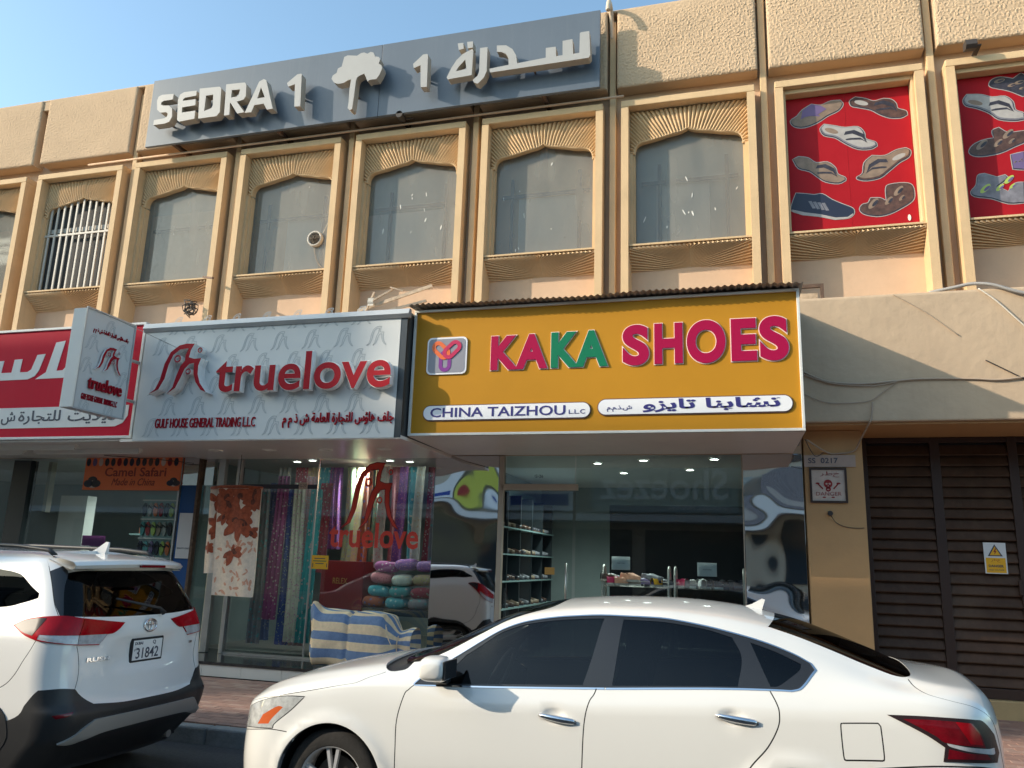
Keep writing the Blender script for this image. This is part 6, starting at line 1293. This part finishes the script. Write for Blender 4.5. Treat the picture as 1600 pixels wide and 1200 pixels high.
obj('bolt', MB().prism([(2.885, 2.085), (2.862, 2.045), (2.878, 2.045), (2.868, 2.012), (2.898, 2.055), (2.883, 2.055), (2.895, 2.085)], 11.039, 11.040), 'danger_red', Wg)
words(Wg, arab('خطر'), (2.83, 2.93, 1.925, 1.965), 11.042, 'danger_red', .001); words(Wg, 'DANGER', (2.80, 2.96, 1.865, 1.895), 11.042, 'sign_dark', .001, bold=.03); words(Wg, 'HIGH VOLTAGE', (2.80, 2.96, 1.825, 1.842), 11.042, 'sign_dark', .001)
# ================================================================== CABLES AND ODDS
def cable(P, r, m_, label, name='cable', grp=None, cat='cable'): return tag(obj(name, MB().tube(spline(P, 6), r, 5), m_, None, smooth=True), label, cat, grp)
cable([(.70,9.985,4.12),(.85,9.98,4.03),(1.05,9.98,3.955),(1.4,9.98,3.925),(1.75,9.98,3.95),(2.05,9.98,3.965),(2.55,9.985,3.95),(2.85,9.98,3.93),(3.4,9.98,3.98),(4.6,9.98,3.95)], .011, 'cable_tan', 'painted over cable run along the middle of the beige beam')
cable([(.70,9.985,4.08),(.9,9.975,3.99),(1.1,9.975,3.93),(1.5,9.975,3.90),(1.76,9.975,3.94)], .006, 'cable_tan', 'thin second cable sagging just below the beam cable by the yellow sign')
cable([(.70,9.985,3.84),(.95,9.98,3.72),(1.2,9.98,3.70),(1.45,9.98,3.72),(1.6,9.98,3.82),(1.76,9.98,3.945)], .005, 'cable_tan', 'thin cable looping up from the sign to the beam cable')
cable([(1.48,9.985,3.70),(1.46,9.985,3.52),(1.43,10.0,3.455),(1.36,10.3,3.30),(1.30,10.40,3.19),(1.15,10.402,3.16),(1.0,10.402,3.17),(.75,10.2,3.30)], .011, 'cable_tan', 'tan cable dropping from the beam to the number strip on the column')
cable([(1.78,9.99,5.02),(1.95,9.985,4.90),(2.15,9.985,4.75),(2.45,9.985,4.47)], .005, 'cable_tan', 'thin cable drooping down the sunlit top of the beam')
cable([(2.70,9.985,4.165),(2.88,9.98,4.05),(3.07,9.98,3.93)], .007, 'cable_dark', 'short black cable slanting to the beam cable at the right edge')
cable([(2.70,9.99,5.03),(2.85,9.97,4.88),(3.0,9.97,4.70),(3.2,9.97,4.45)], .009, 'cable_white', 'white cable curving down from the beam top at the right edge')
cable([(2.2,10.1,5.045),(2.45,10.05,5.075),(2.65,10.02,5.10),(2.85,9.98,5.06),(3.1,9.96,4.95),(3.5,9.96,4.84)], .022, 'cable_grey', 'grey hose lying along the top edge of the beam at the right')
cable([(-9.4,10.0,3.14),(-8.6,10.2,3.10),(-8.0,10.3,3.05)], .006, 'cable_dark', 'black cable sagging under the soffit between red and grey signs')
cable([(.66,9.2,3.15),(.8,9.8,3.05),(.95,10.39,2.97+.2)], .005, 'cable_dark', 'black cable from the yellow sign corner to the column')
kn = thing('wall_socket', (.99, 10.40, 2.43), 'small black socket with a loose wire on the ochre column', 'socket'); obj('plug', MB().lathe([(0,-.05),(.028,-.05),(.032,-.03),(.026,0)], (.99,10.42,2.435), 'y', 12), 'cable_dark', kn, smooth=40)
obj('wire', MB().tube(spline([(.995,10.38,2.41),(1.05,10.405,2.33),(1.15,10.408,2.28),(1.28,10.408,2.265),(1.36,10.41,2.27)], 5), .004, 5), 'cable_dark', kn)
# curved vent pipe at the parapet
tag(obj('vent_pipe', MB().tube(spline([(-1.70,10.55,9.45),(-1.70,10.50,9.72),(-1.70,10.40,9.87),(-1.70,10.25,9.88),(-1.70,10.18,9.76),(-1.70,10.17,9.68)], 6), .035, 10), 'pipe_beige', None, smooth=True), 'curved beige vent pipe at the parapet right of the roof sign', 'pipe')
tag(obj('conduit', MB().tube([(-11,10.38,8.375),(-1.50,10.38,8.375)], .018, 8), 'groove_paint', None, smooth=True), 'painted conduit running in the groove above the upper windows', 'conduit')
fl = thing('floodlight', (2.97, 10.5, 8.42), 'small black floodlight in the groove above the red posters', 'floodlight'); obj('housing', MB().prism([(10.20, 8.37), (10.24, 8.33), (10.36, 8.36), (10.36, 8.46), (10.22, 8.45)], 2.90, 3.03, 'x'), 'cable_dark', fl, bevel=.006); obj('bracket', MB().box(3.03, 3.09, 10.27, 10.5, 8.38, 8.395), 'cable_dark', fl)
spk = thing('floodlight', (-4.9, 10.2, 8.4), 'small black loudspeaker under the roof sign beside the conduit', 'floodlight'); obj('housing', MB().lathe([(0,-.17),(.055,-.17),(.06,-.1),(.045,0),(0,.02)], (-4.93,10.32,8.42), 'y', 14), 'cable_dark', spk, smooth=40); obj('bracket', MB().box(-4.87, -4.76, 10.28, 10.31, 8.40, 8.415), 'cable_dark', spk)  # loudspeaker, gives no light
nv = thing('exhaust_hole', (-6.50, 10.62, 6.70), 'round white exhaust hole stuffed with a bird nest in an upper window', 'vent')
obj('ring', MB().lathe([(.095,.06),(.10,.02),(.115,.012),(.13,.02),(.135,.07)], (-6.50,10.62,6.71), 'y', 28), 'grille_white', nv, smooth=True); q = MB()
for i in range(60):
    a, r_ = random.uniform(0, 6.28), random.uniform(0, .075); b_ = random.uniform(0, 6.28); p = Vector((-6.50+r_*math.cos(a), 10.63+random.uniform(-.03, .02), 6.71+r_*math.sin(a))); q.tube([tuple(p), tuple(p+Vector((math.cos(b_), random.uniform(-.4, .2), math.sin(b_)))*.05)], .004, 3)
q.sphere((-6.50, 10.68, 6.71), (.09, .03, .09)); obj('nest_twigs', q, 'nest', nv, kind='stuff')
cable([(-6.36,10.66,6.80),(-6.28,10.665,7.0),(-6.12,10.67,7.25),(-6.05,10.67,7.4)], .004, 'cable_white', 'thin wire running up the glass from the nest filled hole')
cable([(-6.5,10.67,6.62),(-6.50,10.67,6.5),(-6.42,10.67,6.3),(-6.3,10.67,6.18)], .004, 'cable_tan', 'thin wire curving down the glass from the nest filled hole')
tag(obj('metal_bar', MB().box(-8.28, -7.86, 10.10, 10.13, 5.98, 6.01), 'metal_rust'), 'rusty bar sticking out in front of the pier between arched windows', 'bar').rotation_euler = (0, 0, 0)
bb = bpy.data.objects['metal_bar']; bb.data.transform(Matrix.Translation((-8.07, 10.2, 5.995)) @ Matrix.Rotation(-.55, 4, 'Z') @ Matrix.Rotation(.28, 4, 'Y') @ Matrix.Translation((8.07, -10.115, -5.995)))
q = MB(); rr = random.Random(9)
for i in range(9):
    a = rr.uniform(0, 6.28); P = [(-8.46+.05*rr.uniform(-1, 1)+(.13+.02*i)*.6*math.cos(t+a)*(.6), 10.35+.06*math.sin(t*2+a), 5.56+(.05+.012*i)*math.sin(t+a)+.02*rr.uniform(-1, 1)) for t in [j*math.pi/6 for j in range(13)]]; q.tube(P, .008, 4)
tag(obj('cable_coil', q, 'cable_dark', None), 'tangled coil of dark cable under the sill behind the grey sign', 'cable coil')
sc_ = thing('broken_lath_pile', (-4.75, 10.3, 4.95), 'broken pale laths sticking up behind the shop signs under a window', 'laths')
for p0, p1, w_ in (((-5.45,10.3,5.32),(-4.3,10.35,5.66),.05),((-5.2,10.25,5.45),(-4.9,10.35,5.66),.03),((-5.28,10.2,5.25),(-5.20,10.3,5.60),.025),((-4.95,10.3,5.66),(-4.75,10.33,5.60),.02),((-5.0,10.1,5.2),(-4.4,10.4,5.45),.04)):
    a = Vector(p0); b = Vector(p1); d = (b-a).normalized(); n1 = d.cross(Vector((0,1,0))).normalized()*w_/2; n2 = Vector((0,.012,0)); vs = [tuple(p+s*n1+t*n2) for p in (a, b) for s, t in ((-1,-1),(1,-1),(1,1),(-1,1))]
    obj('lath', MB().add(vs, [(0,1,2,3),(7,6,5,4),(0,4,5,1),(1,5,6,2),(2,6,7,3),(3,7,4,0)]), 'wood', sc_)
obj('net_scrap', MB().grid(lambda a, b: (-5.25+.09*a, 10.2+.01*math.sin(9*b), 5.36+.12*b), 4, 5), 'grille_white', sc_)
sb_ = thing('steel_bracket', (.85, 10.1, 4.95), 'rusty square steel bracket at the top right corner of the yellow sign', 'bracket'); obj('top_bar', MB().box(.66, 1.03, 10.1, 10.14, 5.20, 5.245), 'metal_rust', sb_); obj('drop_bar', MB().box(.99, 1.03, 10.1, 10.14, 5.05, 5.199), 'metal_rust', sb_); obj('loose_board', MB().box(.64, .96, 10.16, 10.22, 5.06, 5.15), 'wood', sb_)
# ================================================================== ACROSS THE STREET (seen in the glass, plus unseen blocks added to shape the light)
O = thing('opposite_building', (0, -9.5, 0), 'plain two storey block across the street, mirrored in the shop glass', 'building')
obj('facade', MB().box(-20.4, 30, -22, -9.9, 0, 8.6), 'opp_wall', O)
for i in range(13):
    x = -30+i*4.4; obj('shop_opening', MB().box(x, x+3.9, -9.91, -9.80, .3, 3.1), 'opp_glass', O); obj('upper_window', MB().box(x+.6, x+3.2, -9.91, -9.82, 5.9, 7.7), 'opp_glass', O)
obj('canopy', MB().box(-32, 28, -9.9, -8.6, 3.35, 3.6), 'opp_white', O)
for i, (x0, x1, m_, t, tm, lb) in enumerate(((-14.0,-10.4,'opp_white','','opp_blue','long white and blue'),(-10.2,-9.3,'opp_lime','','danger_red','narrow lime green'),(-9.1,-6.2,'opp_white','','opp_blue','white and blue'),(-5.6,-.2,'interior_wall','Shoezez','opp_white','grey lettered'),(.2,4.2,'print_grey','','print_white','dark grey'),(4.6,9,'interior_wall','','opp_teal','grey and teal'))):
    s_ = thing('opposite_shop_sign', ((x0+x1)/2, -9.5, 3.7), '%s shop sign across the street mirrored in the windows' % lb, 'shop sign'); obj('face', MB().box(x0, x1, -9.7, -9.5, 3.75, 5.45), m_, s_)
    FB = lambda u, v, d: (x0+x1-u, -9.5+d, v)
    if t:
        q = MB(); P, f = text_fit(t, x0+.35, x1-.35, 4.2, 5.3, bold=.01); extrude_flat(q, P, f, FB, .05, 0); obj('lettering', q, tm, s_)
        q = MB(); P, f = text_fit('SHOOZEZ TRADING', x0+.4, x1-2.9, 3.85, 4.02, bold=.01); extrude_flat(q, P, f, FB, .02, 0); obj('lettering', q, tm, s_)
    else: obj('band', MB().box(x0+.3, x1-.3, -9.495, -9.47, 3.95, 4.4), tm, s_)
obj('glare_block', MB().box(-35.3, -20.5, -22, -9.89, 0, 13.2), 'opp_wall', O)  # unseen wing added to block bright sky mirrored in the SUV side glass
for i in range(5): obj('glare_block_window', MB().box(-34+i*2.7, -32.3+i*2.7, -9.888, -9.82, 10.2, 12.0), 'opp_glass', O)
Tw = thing('shade_block', (-55, -12, 0), 'unseen plain tall block added to shade the shopfronts', 'building')  # unseen slabs, added and sized to shade the shopfronts and grey sign
obj('shade_wing_high', MB().box(-80, -44.0, -11.6, -10.0, 0, 22.2), 'shade_block_wall', Tw); obj('shade_wing_high', MB().box(-43.99, -40.2, -10.25, -10.0, 18.15, 22.2), 'shade_block_wall', Tw)
obj('shade_wing_low', MB().box(-40.19, -35.5, -10.25, -10.0, 18.15, 20.8), 'shade_block_wall', Tw); obj('shade_wing_low', MB().box(-43.99, -35.5, -11.0, -10.0, 0, 16.55), 'shade_block_wall', Tw)
for z in (17.15, 17.62): obj('shade_rail', MB().box(-43.99, -35.5, -10.1, -10.0, z, z+.09), 'shade_block_wall', Tw)  # bars added in the open slot so sun stripes fall on the pavement
